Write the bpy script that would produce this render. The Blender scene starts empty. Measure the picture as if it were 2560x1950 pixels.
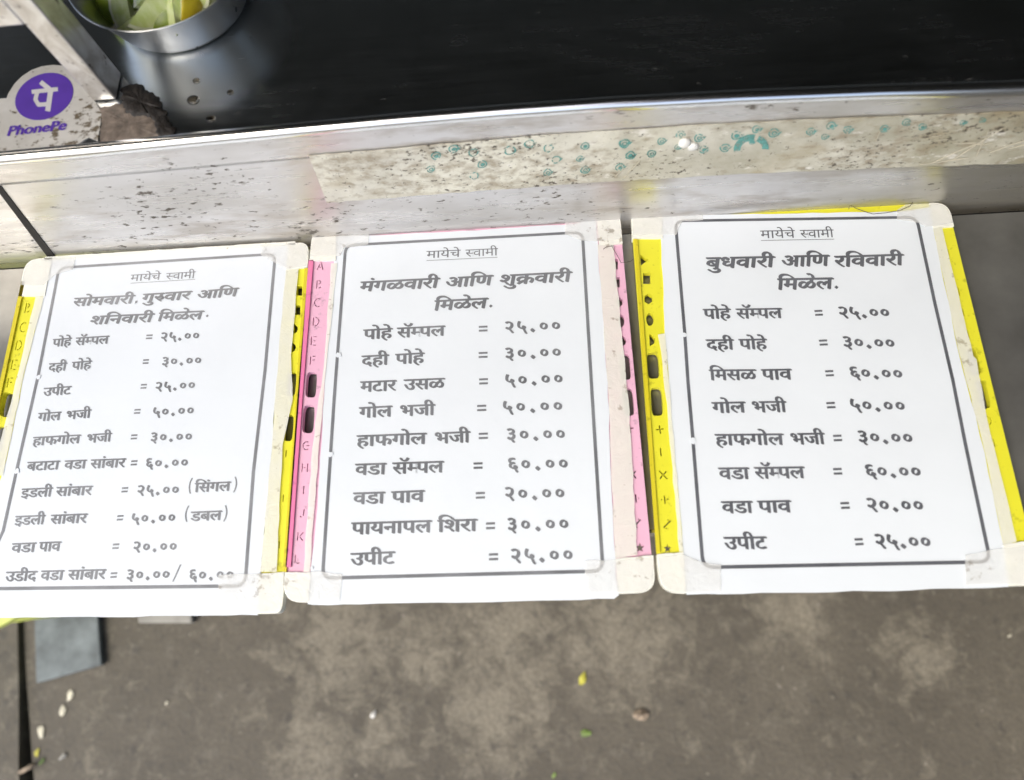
# -*- coding: utf-8 -*-
import bpy, bmesh, math, random
from mathutils import Vector, Matrix
from mathutils.geometry import delaunay_2d_cdt

rnd = random.Random(7)
SC = bpy.context.scene
COL = SC.collection

# ------------------------------------------------------------------ camera
CAM = Vector((0.0, 0.0, 1.306))
R_ = Vector((0.99684, -0.019167, -0.077082)).normalized()
F_ = Vector((-0.066933, 0.319815, -0.945113)).normalized()
U_ = R_.cross(F_).normalized()
R_ = F_.cross(U_).normalized()
FPX = 1800.0
cam = bpy.data.cameras.new('camera')
cam.sensor_width = 36.0
cam.lens = FPX / 2560.0 * 36.0
cam.clip_start = 0.01
cam.clip_end = 400
cam.dof.use_dof = True
cam.dof.focus_distance = 0.63
cam.dof.aperture_fstop = 3.4
co = bpy.data.objects.new('camera', cam)
co.matrix_world = Matrix(((R_.x, U_.x, -F_.x, CAM.x), (R_.y, U_.y, -F_.y, CAM.y), (R_.z, U_.z, -F_.z, CAM.z), (0, 0, 0, 1)))
COL.objects.link(co)
SC.camera = co

# ------------------------------------------------------------------ light
world = bpy.data.worlds.new("World")
SC.world = world
world.use_nodes = True
wn = world.node_tree
sky = wn.nodes.new('ShaderNodeTexSky')
sky.sky_type = 'NISHITA'
sky.sun_disc = False
sky.sun_elevation = math.radians(52)
sky.sun_rotation = math.radians(228)
sky.air_density = 1.0
sky.dust_density = 4.0
sky.ozone_density = 1.0
wn.links.new(sky.outputs[0], wn.nodes['Background'].inputs[0])
wn.nodes['Background'].inputs[1].default_value = 0.15
sl = bpy.data.lights.new('sun', 'SUN')
sl.energy = 0.9
sl.angle = math.radians(35)
sl.color = (0.96, 1.0, 0.93)
so = bpy.data.objects.new('sun', sl)
so.rotation_euler = Vector((0.62, 0.42, -0.95)).to_track_quat('-Z', 'Y').to_euler()
COL.objects.link(so)
SC.view_settings.view_transform = 'Standard'
SC.view_settings.look = 'None'
SC.view_settings.exposure = 0.90
SC.view_settings.gamma = 1.0

# ------------------------------------------------------------------ heights of the real planes
ZB, ZS, ZC, YF = 0.750, 0.742, 0.892, 0.337


def ray(px, py):
    return F_ * FPX + R_ * (px - 1280) - U_ * (py - 975)


def at(px, py, z=ZB):
    d = ray(px, py)
    return CAM + d * ((z - CAM.z) / d.z)


def aty(px, py, y=YF):
    d = ray(px, py)
    return CAM + d * ((y - CAM.y) / d.y)


# ------------------------------------------------------------------ helpers
def link(name, me, mat=None, parent=None, smooth=False):
    o = bpy.data.objects.new(name, me)
    COL.objects.link(o)
    if mat is not None:
        for m in (mat if isinstance(mat, (list, tuple)) else [mat]):
            me.materials.append(m)
    if parent is not None:
        o.parent = parent
        o.matrix_parent_inverse = Matrix.Translation(-world_loc(parent))
    if smooth:
        for p in me.polygons:
            p.use_smooth = True
    return o


def world_loc(o):
    return Vector(o.get('_loc', (0, 0, 0)))


def thing(name, label, cat, loc=(0, 0, 0), group=None):
    o = bpy.data.objects.new(name, None)
    o.empty_display_size = 0.05
    o.location = loc
    o['_loc'] = tuple(loc)
    COL.objects.link(o)
    return tag(o, label, cat, group)


def tag(o, label, cat, group=None, kind=None):
    if label:
        o['label'] = label
    if cat:
        o['category'] = cat
    if group:
        o['group'] = group
    if kind:
        o['kind'] = kind
    return o


def bm_obj(name, bm, mat, parent=None, smooth=False, bevel=0.0):
    if bevel:
        bmesh.ops.bevel(bm, geom=[e for e in bm.edges], offset=bevel, segments=2, affect='EDGES', profile=0.5)
    bmesh.ops.recalc_face_normals(bm, faces=bm.faces)
    me = bpy.data.meshes.new(name)
    bm.to_mesh(me)
    bm.free()
    return link(name, me, mat, parent, smooth)


def box(bm, x0, x1, y0, y1, z0, z1):
    v = [bm.verts.new((x, y, z)) for z in (z0, z1) for y in (y0, y1) for x in (x0, x1)]
    for f in ((0, 1, 3, 2), (4, 5, 7, 6), (0, 1, 5, 4), (2, 3, 7, 6), (0, 2, 6, 4), (1, 3, 7, 5)):
        bm.faces.new([v[i] for i in f])


def prism(bm, pts, off):
    """closed polygon pts (3D) thickened by the vector off"""
    a = [bm.verts.new(p) for p in pts]
    b = [bm.verts.new(Vector(p) + off) for p in pts]
    bm.faces.new(a)
    bm.faces.new(b[::-1])
    n = len(a)
    for i in range(n):
        bm.faces.new((a[i], a[(i + 1) % n], b[(i + 1) % n], b[i]))


def in_poly(p, poly):
    c, n = False, len(poly)
    j = n - 1
    for i in range(n):
        a, b = poly[i], poly[j]
        if (a[1] > p[1]) != (b[1] > p[1]) and p[0] < (b[0] - a[0]) * (p[1] - a[1]) / (b[1] - a[1]) + a[0]:
            c = not c
        j = i
    return c


def plate(name, polys, z0, z1, mat, parent=None):
    """flat plate: first polygon is the outline, the others are holes cut right through it"""
    polys = [[Vector((p[0], p[1])) for p in pl] for pl in polys]
    vs, es = [], []
    for pl in polys:
        k = len(vs)
        vs += pl
        es += [(k + i, k + (i + 1) % len(pl)) for i in range(len(pl))]
    V, E, F, _, oe, _ = delaunay_2d_cdt(vs, es, [], 0, 1e-7)
    keep = []
    for f in F:
        c = sum((V[i] for i in f), Vector((0, 0))) / len(f)
        if in_poly(c, polys[0]) and not any(in_poly(c, h) for h in polys[1:]):
            keep.append(f)
    thick = z1 - z0 > 1e-6
    me = bpy.data.meshes.new(name)
    bm = bmesh.new()
    top = [bm.verts.new((v.x, v.y, z1)) for v in V]
    bot = [bm.verts.new((v.x, v.y, z0)) for v in V] if thick else None
    edges = {}
    for f in keep:
        a, b, c = (V[i] for i in f[:3])
        if (b - a).cross(c - a) < 0:
            f = f[::-1]
        bm.faces.new([top[i] for i in f])
        if thick:
            bm.faces.new([bot[i] for i in f[::-1]])
        for i in range(len(f)):
            edges[(f[i], f[(i + 1) % len(f)])] = True
    if thick:
        for (i, j) in edges:
            if (j, i) not in edges:
                bm.faces.new((top[i], bot[i], bot[j], top[j]))
    bmesh.ops.delete(bm, geom=[v for v in bm.verts if not v.link_faces], context='VERTS')
    bm.to_mesh(me)
    bm.free()
    return link(name, me, mat, parent)


def round_poly(q, r, n=6):
    out = []
    N = len(q)
    for i in range(N):
        p, a, b = Vector(q[i][:2]), Vector(q[i - 1][:2]), Vector(q[(i + 1) % N][:2])
        rr = r[i] if isinstance(r, (list, tuple)) else r
        da, db = (a - p).normalized(), (b - p).normalized()
        s, e = p + da * rr, p + db * rr
        for k in range(n + 1):
            t = k / n
            out.append((s * (1 - t) ** 2 + p * 2 * t * (1 - t) + e * t * t))
    return out


def rough_poly(q, step=0.01, amp=0.0006, seed=1):
    g = random.Random(seed)
    out = []
    for i in range(len(q)):
        a, b = Vector(q[i][:2]), Vector(q[(i + 1) % len(q)][:2])
        n = max(1, int((b - a).length / step))
        d = (b - a).normalized()
        nrm = Vector((-d.y, d.x))
        for k in range(n):
            out.append(a + (b - a) * (k / n) + (nrm * g.uniform(-amp, amp) if k else Vector((0, 0))))
    return out


def tube(bm, pts, r, n=6, closed=False):
    pts = [Vector(p) for p in pts]
    rings = []
    for i, p in enumerate(pts):
        d = (pts[min(i + 1, len(pts) - 1)] - pts[max(i - 1, 0)]).normalized()
        a = d.cross(Vector((0, 0, 1)))
        if a.length < 1e-4:
            a = d.cross(Vector((0, 1, 0)))
        a.normalize()
        b = d.cross(a)
        rr = r[i] if isinstance(r, (list, tuple)) else r
        rings.append([bm.verts.new(p + a * (rr * math.cos(2 * math.pi * k / n)) + b * (rr * math.sin(2 * math.pi * k / n))) for k in range(n)])
    for i in range(len(rings) - 1):
        for k in range(n):
            bm.faces.new((rings[i][k], rings[i][(k + 1) % n], rings[i + 1][(k + 1) % n], rings[i + 1][k]))
    bm.faces.new(rings[0])
    bm.faces.new(rings[-1][::-1])


def lathe(bm, prof, n=64, c=(0, 0, 0)):
    rings = []
    for r, z in prof:
        rings.append([bm.verts.new((c[0] + r * math.cos(2 * math.pi * k / n), c[1] + r * math.sin(2 * math.pi * k / n), c[2] + z)) for k in range(n)])
    for i in range(len(rings) - 1):
        for k in range(n):
            bm.faces.new((rings[i][k], rings[i][(k + 1) % n], rings[i + 1][(k + 1) % n], rings[i + 1][k]))
    bm.faces.new(rings[0])
    bm.faces.new(rings[-1])


# ------------------------------------------------------------------ materials
class NT:
    def __init__(s, name):
        s.m = bpy.data.materials.new(name)
        s.m.use_nodes = True
        s.t = s.m.node_tree
        s.b = s.t.nodes['Principled BSDF']
        s.out = s.t.nodes['Material Output']
        s.tc = None

    def n(s, typ, **kw):
        x = s.t.nodes.new(typ)
        for k, v in kw.items():
            setattr(x, k, v)
        return x

    def l(s, a, b):
        s.t.links.new(a, b)

    def coord(s, scale=(1, 1, 1), loc=(0, 0, 0), rot=(0, 0, 0)):
        g = s.n('ShaderNodeNewGeometry')
        mp = s.n('ShaderNodeMapping')
        mp.inputs['Scale'].default_value = scale
        mp.inputs['Location'].default_value = loc
        mp.inputs['Rotation'].default_value = rot
        s.l(g.outputs['Position'], mp.inputs['Vector'])
        return mp.outputs[0]

    def noise(s, scale, detail=4, rough=0.55, vec=None, dist=0.0):
        x = s.n('ShaderNodeTexNoise')
        x.inputs['Scale'].default_value = scale
        x.inputs['Detail'].default_value = detail
        x.inputs['Roughness'].default_value = rough
        x.inputs['Distortion'].default_value = dist
        s.l(vec if vec is not None else s.coord(), x.inputs['Vector'])
        return x.outputs['Fac']

    def ramp(s, fac, stops):
        r = s.n('ShaderNodeValToRGB')
        e = r.color_ramp.elements
        while len(e) < len(stops):
            e.new(0.5)
        for i, (p, c) in enumerate(stops):
            e[i].position = p
            e[i].color = (c, c, c, 1) if not isinstance(c, (tuple, list)) else (*c, 1)
        s.l(fac, r.inputs[0])
        return r.outputs[0]

    def mix(s, fac, a, b, blend='MIX'):
        x = s.n('ShaderNodeMix', data_type='RGBA', blend_type=blend)
        for sock, v in ((x.inputs[0], fac), (x.inputs[6], a), (x.inputs[7], b)):
            if isinstance(v, (int, float)):
                sock.default_value = v if sock == x.inputs[0] else (v, v, v, 1)
            elif isinstance(v, (tuple, list)):
                sock.default_value = (*v, 1)
            else:
                s.l(v, sock)
        return x.outputs[2]

    def math(s, op, a, b=0.0):
        x = s.n('ShaderNodeMath', operation=op)
        for i, v in enumerate((a, b)):
            if isinstance(v, (int, float)):
                x.inputs[i].default_value = v
            else:
                s.l(v, x.inputs[i])
        x.use_clamp = op in ('ADD', 'SUBTRACT')
        return x.outputs[0]

    def set(s, **kw):
        for k, v in kw.items():
            sock = s.b.inputs[k.replace('_', ' ')]
            if isinstance(v, (int, float)):
                sock.default_value = v
            elif isinstance(v, (tuple, list)):
                sock.default_value = (*v, 1) if len(v) == 3 else v
            else:
                s.l(v, sock)

    def bump(s, h, strength=0.2, dist=0.001):
        b = s.n('ShaderNodeBump')
        b.inputs['Strength'].default_value = strength
        b.inputs['Distance'].default_value = dist
        s.l(h, b.inputs['Height'])
        s.l(b.outputs[0], s.b.inputs['Normal'])


def plain(name, col, rough=0.5, metal=0.0, var=0.12, scale=60, bump=0.0, spec=0.5):
    t = NT(name)
    f = t.noise(scale, 5)
    c = t.mix(t.ramp(f, [(0.3, 0.0), (0.7, 1.0)]), tuple(x * (1 - var) for x in col), tuple(min(1, x * (1 + var)) for x in col))
    t.set(Base_Color=c, Roughness=rough, Metallic=metal, Specular_IOR_Level=spec)
    if bump:
        t.bump(f, bump, 0.002)
    return t.m


def plastic(name, col, rough=0.35):
    t = NT(name)
    d = dirt_mask(t, 0.64, 0.74, 160, (1, 1, 1), 30)
    f = t.noise(40, 4)
    c = t.mix(f, tuple(x * 0.92 for x in col), tuple(min(1, x * 1.05) for x in col))
    c = t.mix(t.math('MULTIPLY', d, 0.55), c, tuple(x * 0.45 for x in col))
    t.set(Base_Color=c, Roughness=t.mix(f, rough, rough + 0.2))
    return t.m


def dirt_mask(t, lo, hi, scale=90, stretch=(0.45, 1, 1), patch=9, plo=0.42, phi=0.62):
    a = t.noise(scale, 6, 0.62, t.coord(stretch))
    b = t.noise(patch, 3, 0.5, t.coord((0.6, 1, 1), (3.1, 1.7, 0.4)))
    th = t.math('ADD', a, t.math('MULTIPLY', t.ramp(b, [(plo, 0.0), (phi, 1.0)]), 0.12))
    return t.ramp(th, [(lo, 0.0), (hi, 1.0)])


def steel_fascia():
    t = NT('soiled steel sheet')
    brushed = t.noise(160, 3, 0.5, t.coord((0.08, 1, 1.4)))
    film = t.noise(14, 5, 0.6, t.coord((0.5, 1, 1.6)))
    d = dirt_mask(t, 0.675, 0.735, 190, (0.55, 1, 1.2))
    d2 = dirt_mask(t, 0.56, 0.76, 60, (0.3, 1, 1.2), 7)
    base = t.mix(t.ramp(film, [(0.3, 0.0), (0.7, 1.0)]), (0.69, 0.68, 0.68), (0.50, 0.485, 0.46))
    base = t.mix(t.math('MULTIPLY', d2, 0.5), base, (0.30, 0.25, 0.19))
    x = t.n('ShaderNodeSeparateXYZ')
    t.l(t.coord(), x.inputs[0])
    dim_right = t.ramp(t.math('ADD', x.outputs[0], t.math('MULTIPLY', film, 0.5)), [(0.38, 0.0), (0.68, 1.0)])  # painted dimmer towards the right, standing in for the dark shelf's reflection
    base = t.mix(dim_right, base, (0.33, 0.315, 0.26))
    edge_ = t.math('SUBTRACT', x.outputs[2], ZC - 0.022)
    edge_ = t.math('MULTIPLY', t.math('MINIMUM', t.math('MAXIMUM', edge_, 0.0), 0.02), 9.0)
    xr = t.ramp(x.outputs[0], [(0.0, 0.35), (0.25, 1.0)])
    line = t.ramp(t.math('ADD', t.noise(120, 6, 0.65, t.coord((0.4, 1, 1.2), (2, 2, 2))), t.math('MULTIPLY', edge_, xr)), [(0.66, 0.0), (0.74, 1.0)])
    d = t.math('MAXIMUM', d, line)
    base = t.mix(d, base, (0.09, 0.078, 0.06))
    metal = t.mix(d, t.mix(t.ramp(film, [(0.3, 0.0), (0.75, 1.0)]), 0.80, 0.52), 0.0)
    rough = t.mix(d, t.mix(t.ramp(brushed, [(0.3, 0.0), (0.7, 1.0)]), 0.24, 0.40), 0.75)
    t.set(Base_Color=base, Metallic=metal, Roughness=rough)
    t.bump(t.math('ADD', t.math('MULTIPLY', brushed, 0.15), d), 0.12, 0.0006)
    return t.m


def steel_dark():
    t = NT('counter steel')
    br = t.noise(220, 3, 0.55, t.coord((0.06, 1.3, 1)))
    sm = t.noise(13, 7, 0.65, t.coord((0.5, 1, 1)), 1.0)
    rough = t.mix(t.ramp(sm, [(0.35, 0.0), (0.7, 1.0)]), t.mix(br, 0.12, 0.24), t.mix(br, 0.22, 0.36))
    sp = t.noise(400, 2, 0.5, t.coord((0.25, 1, 1)))
    spk = t.ramp(sp, [(0.74, 0.0), (0.78, 1.0)])
    t.set(Base_Color=t.mix(spk, (0.50, 0.52, 0.53), (0.55, 0.55, 0.52)), Metallic=t.mix(spk, 1.0, 0.85), Roughness=rough)
    t.bump(br, 0.04, 0.0004)
    return t.m


def steel_clean(name='bowl steel', r0=0.22, r1=0.42, col=(0.80, 0.80, 0.78), stretch=(1, 1, 0.08)):
    t = NT(name)
    br = t.noise(120, 3, 0.5, t.coord(stretch))
    t.set(Base_Color=col, Metallic=1.0, Roughness=t.mix(br, r0, r1))
    return t.m


def post_steel():
    t = NT('smeared steel tube')
    sm = t.noise(45, 5, 0.6, t.coord((1, 1, 0.6)), 1.2)
    d = dirt_mask(t, 0.63, 0.72, 130, (1, 1, 1), 20)
    base = t.mix(t.ramp(sm, [(0.35, 0.0), (0.7, 1.0)]), (0.74, 0.73, 0.71), (0.42, 0.38, 0.33))
    base = t.mix(d, base, (0.12, 0.09, 0.065))
    t.set(Base_Color=base, Metallic=t.mix(d, 0.75, 0.0), Roughness=t.mix(d, t.mix(sm, 0.22, 0.5), 0.8))
    return t.m


def strip_mat():
    t = NT('soiled vinyl strip')
    big = t.noise(16, 5, 0.6)
    d = dirt_mask(t, 0.62, 0.69, 330, (0.7, 1, 1), 14)
    d2 = dirt_mask(t, 0.56, 0.74, 120, (0.6, 1, 1), 10)
    x = t.n('ShaderNodeSeparateXYZ')
    t.l(t.coord(), x.inputs[0])
    base = t.mix(t.ramp(big, [(0.35, 0.0), (0.65, 1.0)]), (0.70, 0.68, 0.57), (0.56, 0.545, 0.47))
    dim_right = t.ramp(t.math('ADD', t.math('MULTIPLY', x.outputs[0], 0.9), t.math('MULTIPLY', t.noise(22, 5, 0.6), 0.9)), [(0.42, 0.0), (0.82, 1.0)])  # light falling off towards the right, painted into the base colour
    base = t.mix(dim_right, base, (0.30, 0.28, 0.20))
    flk = t.ramp(t.noise(85, 7, 0.7, t.coord((0.45, 1, 1), (6, 1, 8))), [(0.60, 0.0), (0.66, 0.8)])
    base = t.mix(flk, base, (0.74, 0.72, 0.66))
    stn = t.ramp(t.noise(24, 6, 0.65, t.coord((0.6, 1, 1), (1, 9, 5))), [(0.54, 0.0), (0.68, 0.6)])
    base = t.mix(stn, base, (0.33, 0.27, 0.16))
    base = t.mix(t.math('MULTIPLY', d2, 0.7), base, (0.24, 0.19, 0.12))
    base = t.mix(d, base, (0.085, 0.07, 0.05))
    t.set(Base_Color=base, Roughness=0.5)
    t.bump(t.math('ADD', d, d2), 0.25, 0.0008)
    return t.m


def sticker_mat():
    t = NT('soiled white sticker')
    big = t.noise(30, 5, 0.6)
    d = dirt_mask(t, 0.62, 0.70, 190, (0.7, 1, 1), 16)
    base = t.mix(t.ramp(big, [(0.35, 0.0), (0.65, 1.0)]), (0.60, 0.58, 0.53), (0.48, 0.46, 0.41))
    base = t.mix(d, base, (0.14, 0.11, 0.07))
    t.set(Base_Color=base, Roughness=0.45)
    t.bump(d, 0.2, 0.0006)
    return t.m


def tape_mat(name, col, alpha):
    t = NT(name)
    f = t.noise(60, 5, 0.6)
    c = t.mix(t.ramp(f, [(0.35, 0.0), (0.7, 1.0)]), col, tuple(x * 0.92 for x in col))
    d = dirt_mask(t, 0.685, 0.75, 120, (1, 1, 1), 25)
    c = t.mix(t.math('MULTIPLY', d, 0.6), c, (0.3, 0.25, 0.17))
    t.set(Base_Color=c, Roughness=0.32, Alpha=t.mix(t.ramp(f, [(0.3, 0.0), (0.7, 1.0)]), alpha - 0.06, alpha + 0.06))
    wr = t.noise(55, 5, 0.7, t.coord((1, 1, 1)), 2.5)
    t.bump(wr, 0.35, 0.002)
    return t.m


def ground_mat():
    t = NT('stained concrete')
    a = t.noise(4.0, 9, 0.6)
    b = t.noise(30, 7, 0.62, t.coord((1, 1, 1), (5, 2, 0)))
    c = t.noise(140, 4, 0.6)
    base = t.mix(t.ramp(a, [(0.34, 0.0), (0.68, 1.0)]), (0.082, 0.071, 0.053), (0.130, 0.113, 0.085))
    pos = t.coord()
    pm = None
    for (px, py, r) in ((1230, 1770, 0.15), (1310, 1680, 0.11), (860, 1600, 0.16), (1060, 1640, 0.10), (1540, 1560, 0.18), (2300, 1640, 0.08), (960, 1840, 0.07), (1980, 1520, 0.10), (780, 1880, 0.10), (1250, 1590, 0.14)):
        w = at(px, py, 0.0)
        vd = t.n('ShaderNodeVectorMath', operation='DISTANCE')
        t.l(pos, vd.inputs[0])
        vd.inputs[1].default_value = w
        k = t.math('SUBTRACT', 1.0, t.math('DIVIDE', vd.outputs['Value'], r))
        pm = k if pm is None else t.math('MAXIMUM', pm, k)
    # worn pale patches, ragged outline, speckled inside
    rag = t.noise(21, 10, 0.75, None, 0.5)
    patch = t.ramp(t.math('ADD', t.math('MULTIPLY', pm, 0.24), t.math('MULTIPLY', rag, 0.95)), [(0.51, 0.0), (0.70, 1.0)])
    base = t.mix(t.math('MULTIPLY', patch, 0.72), base, (0.29, 0.258, 0.195))
    base = t.mix(t.math('MULTIPLY', t.ramp(b, [(0.56, 0.0), (0.70, 1.0)]), 0.5), base, (0.21, 0.188, 0.15))
    base = t.mix(t.math('MULTIPLY', t.ramp(t.noise(42, 6, 0.62, t.coord((1, 1, 1), (9, 4, 1))), [(0.56, 0.0), (0.70, 1.0)]), 0.6), base, (0.042, 0.039, 0.035))
    base = t.mix(t.ramp(t.noise(70, 2, 0.5, t.coord((1, 1, 1), (2, 7, 3))), [(0.70, 0.0), (0.76, 0.7)]), base, (0.30, 0.27, 0.22))
    base = t.mix(t.ramp(c, [(0.35, 0.0), (0.65, 0.45)]), base, (0.07, 0.064, 0.055))
    t.set(Base_Color=base, Roughness=0.8)
    t.bump(t.math('ADD', t.math('MULTIPLY', b, 0.6), t.math('MULTIPLY', c, 0.4)), 0.6, 0.006)
    return t.m


M = {}
M['fascia'] = steel_fascia()
M['counter'] = steel_dark()
M['edge'] = steel_clean('bright steel edge', 0.12, 0.22, (0.82, 0.82, 0.82), (0.1, 1, 1))
M['bowl'] = steel_clean()
M['shelf'] = plain('dull shelf steel', (0.30, 0.295, 0.275), 0.34, metal=0.72, var=0.25, scale=14)
M['post'] = post_steel()
M['strip'] = strip_mat()
M['sticker'] = sticker_mat()
M['dark'] = plain('dark painted tin', (0.055, 0.060, 0.060), 0.6)
M['gap'] = plain('black gap grime', (0.02, 0.018, 0.015), 0.8)
M['grime'] = plain('burnt grease', (0.016, 0.012, 0.009), 0.6, var=0.8, scale=300, bump=0.5)
M['smear'] = plain('dried brown smear', (0.17, 0.135, 0.105), 0.6, var=0.5, scale=130, bump=0.4)
t_ = NT('faded teal print')
f_ = t_.noise(260, 4, 0.6)
t_.set(Base_Color=(0.10, 0.32, 0.29), Roughness=0.5, Alpha=t_.ramp(f_, [(0.34, 0.35), (0.56, 0.95)]))
M['teal'] = t_.m
M['purple'] = plain('purple print', (0.105, 0.045, 0.36), 0.4, var=0.1)
M['offwhite'] = plain('off white print', (0.62, 0.60, 0.58), 0.4, var=0.06)
M['paper'] = plain('white paper', (0.735, 0.778, 0.815), 0.38, var=0.02, scale=13, bump=0.42)
M['ink'] = plain('grey print', (0.18, 0.187, 0.20), 0.35, var=0.25, scale=35)
M['ink_glare'] = plain('glare-lightened grey print', (0.225, 0.232, 0.245), 0.35, var=0.22, scale=35)  # same ink as the other boards, with the left-hand glare painted in lighter
M['ink_dark'] = plain('dark grey print', (0.115, 0.12, 0.135), 0.35, var=0.25, scale=35)  # same ink again, painted darker for the board farthest from the glare
M['yellow'] = plastic('yellow plastic', (0.76, 0.72, 0.035))
M['yellow_deep'] = plastic('deep yellow plastic', (0.66, 0.56, 0.02))
M['pink'] = plastic('pink plastic', (0.80, 0.46, 0.60))
M['pink_deep'] = plastic('deep pink plastic', (0.76, 0.20, 0.38))
M['tape'] = tape_mat('cream tape', (0.93, 0.93, 0.84), 0.90)
M['clear_tape'] = tape_mat('cloudy clear tape', (0.93, 0.93, 0.90), 0.46)
M['side_tape'] = tape_mat('clear yellowed tape', (0.90, 0.90, 0.81), 0.74)
M['thread'] = plain('dark thread', (0.10, 0.08, 0.07), 0.8)
M['pale_thread'] = plain('pale fibre', (0.50, 0.46, 0.36), 0.8)
M['ground'] = ground_mat()
M['soil'] = plain('damp soil', (0.012, 0.010, 0.008), 0.9, var=0.5, scale=30, bump=0.8)
M['slab'] = plain('blue grey stone', (0.135, 0.155, 0.160), 0.7, var=0.42, scale=26, bump=0.3)
M['pale_stone'] = plain('pale stone', (0.32, 0.31, 0.28), 0.8, var=0.2, scale=30, bump=0.3)
M['leaf_yellow'] = plain('yellow leaf', (0.45, 0.42, 0.05), 0.6, var=0.3)
M['leaf_green'] = plain('green leaf', (0.17, 0.25, 0.06), 0.6, var=0.3)
M['flake'] = plain('pale flake', (0.62, 0.58, 0.45), 0.7, var=0.2)
M['wad'] = plain('dry brown wad', (0.27, 0.21, 0.15), 0.8, var=0.5, scale=120)
M['white'] = plain('white crumb', (0.75, 0.74, 0.70), 0.6)
M['tub'] = plain('yellow green tub', (0.55, 0.60, 0.14), 0.4)
M['rind'] = plain('lime rind', (0.22, 0.30, 0.025), 0.35, var=0.35, scale=80, bump=0.15)
M['rind_yellow'] = plain('yellow lime rind', (0.55, 0.42, 0.02), 0.35, var=0.2, scale=80, bump=0.15)
M['pith'] = plain('pale lime pith', (0.70, 0.72, 0.50), 0.5)


def flesh_mat():
    t = NT('lime flesh')
    f = t.noise(150, 4, 0.6, t.coord((1, 1, 0.3)))
    c = t.mix(t.ramp(f, [(0.35, 0.0), (0.65, 1.0)]), (0.52, 0.60, 0.20), (0.70, 0.75, 0.40))
    t.set(Base_Color=c, Roughness=0.22, Subsurface_Weight=0.25)
    t.b.inputs['Subsurface Radius'].default_value = (0.006, 0.006, 0.002)
    t.bump(f, 0.3, 0.0008)
    return t.m


M['flesh'] = flesh_mat()
w_ = NT('water')
w_.set(Base_Color=(0.55, 0.5, 0.42), Roughness=0.02, IOR=1.33, Transmission_Weight=1.0)
M['water'] = w_.m

# ------------------------------------------------------------------ letters
GC = {}


def raw_glyph(s):
    if s in GC:
        return GC[s]
    cu = bpy.data.curves.new('g', 'FONT')
    cu.body = s
    cu.resolution_u = 5
    o = bpy.data.objects.new('g', cu)
    COL.objects.link(o)
    dg = bpy.context.evaluated_depsgraph_get()
    ev = o.evaluated_get(dg)
    me = ev.to_mesh()
    me.calc_loop_triangles()
    V = [(v.co.x, v.co.y) for v in me.vertices]
    T = [tuple(t.vertices) for t in me.loop_triangles]
    ev.to_mesh_clear()
    bpy.data.objects.remove(o)
    bpy.data.curves.remove(cu)
    GC[s] = (V, T)
    return GC[s]


def advance(ch):
    if ch == 'ि':
        return advance('ा')
    k = ('adv', ch)
    if k not in GC:
        a = min(x for x, y in raw_glyph('|')[0])
        b = max(x for x, y in raw_glyph(ch + '|')[0])
        c = max(x for x, y in raw_glyph('|')[0])
        GC[k] = b - c
    return GC[k]


def clip_tris(V, T, xc):
    NV, NTl = [], []
    for t in T:
        poly = [V[i] for i in t]
        out = []
        for i in range(3):
            p, q = poly[i], poly[(i + 1) % 3]
            if p[0] <= xc:
                out.append(p)
            if (p[0] <= xc) != (q[0] <= xc):
                s = (xc - p[0]) / (q[0] - p[0])
                out.append((xc, p[1] + s * (q[1] - p[1])))
        if len(out) >= 3:
            b = len(NV)
            NV += out
            NTl += [(b, b + i, b + i + 1) for i in range(1, len(out) - 1)]
    return NV, NTl


HL = max(y for x, y in raw_glyph('ा')[0])        # top of the head line
STEM = max(x for x, y in raw_glyph('ा')[0])


def bar(p, q, w):
    p, q = Vector(p), Vector(q)
    d = (q - p).normalized()
    n = Vector((-d.y, d.x)) * w / 2
    return [tuple(p + n), tuple(q + n), tuple(q - n), tuple(p - n)], [(0, 1, 2), (0, 2, 3)]


# M = half ma, S = half sa, R = rakar stroke, U = the short u hook of ru
def glyph(ch):
    if ch in 'MS':
        src = {'M': 'म', 'S': 'स'}[ch]
        V, T = raw_glyph(src)
        a = advance(src)
        cut = a - 0.165
        return (*clip_tris(V, T, cut), cut)
    if ch == 'R':
        V, T = bar((-0.44, 0.20), (-0.66, 0.02), 0.075)
        return V, T, 0.0
    if ch == 'U':
        V, T = [], []
        pts = [(-0.19, 0.30), (-0.10, 0.36), (-0.02, 0.33), (0.01, 0.25), (-0.03, 0.17), (-0.11, 0.15)]
        for i in range(len(pts) - 1):
            v, t = bar(pts[i], pts[i + 1], 0.07)
            T += [tuple(j + len(V) for j in q) for q in t]
            V += v
        return V, T, 0.06
    if ch == '.':
        return [(0.22, 0.0), (0.32, 0.11), (0.22, 0.22), (0.12, 0.11)], [(0, 1, 2), (0, 2, 3)], 0.44
    if ch == '०':
        V, T = raw_glyph(ch)
        return [(0.2755 + (x - 0.2755) * 0.86, 0.32 + (y - 0.32) * 0.88) for x, y in V], T, advance(ch)
    V, T = raw_glyph(ch) if ch != ' ' else ([], [])
    return V, T, advance(ch)


def nib(weight, slope=-0.6, n=4):
    return [((-0.5 + i / (n - 1)) * weight, (-0.5 + i / (n - 1)) * weight * slope) for i in range(n)]


def layout(word, track=0.0):
    x, out = 0.0, []
    for ch in word:
        V, T, a = glyph(ch)
        out.append((x, V, T))
        x += a + (track if a > 0.01 else 0.0)
    return out, x - track


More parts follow.
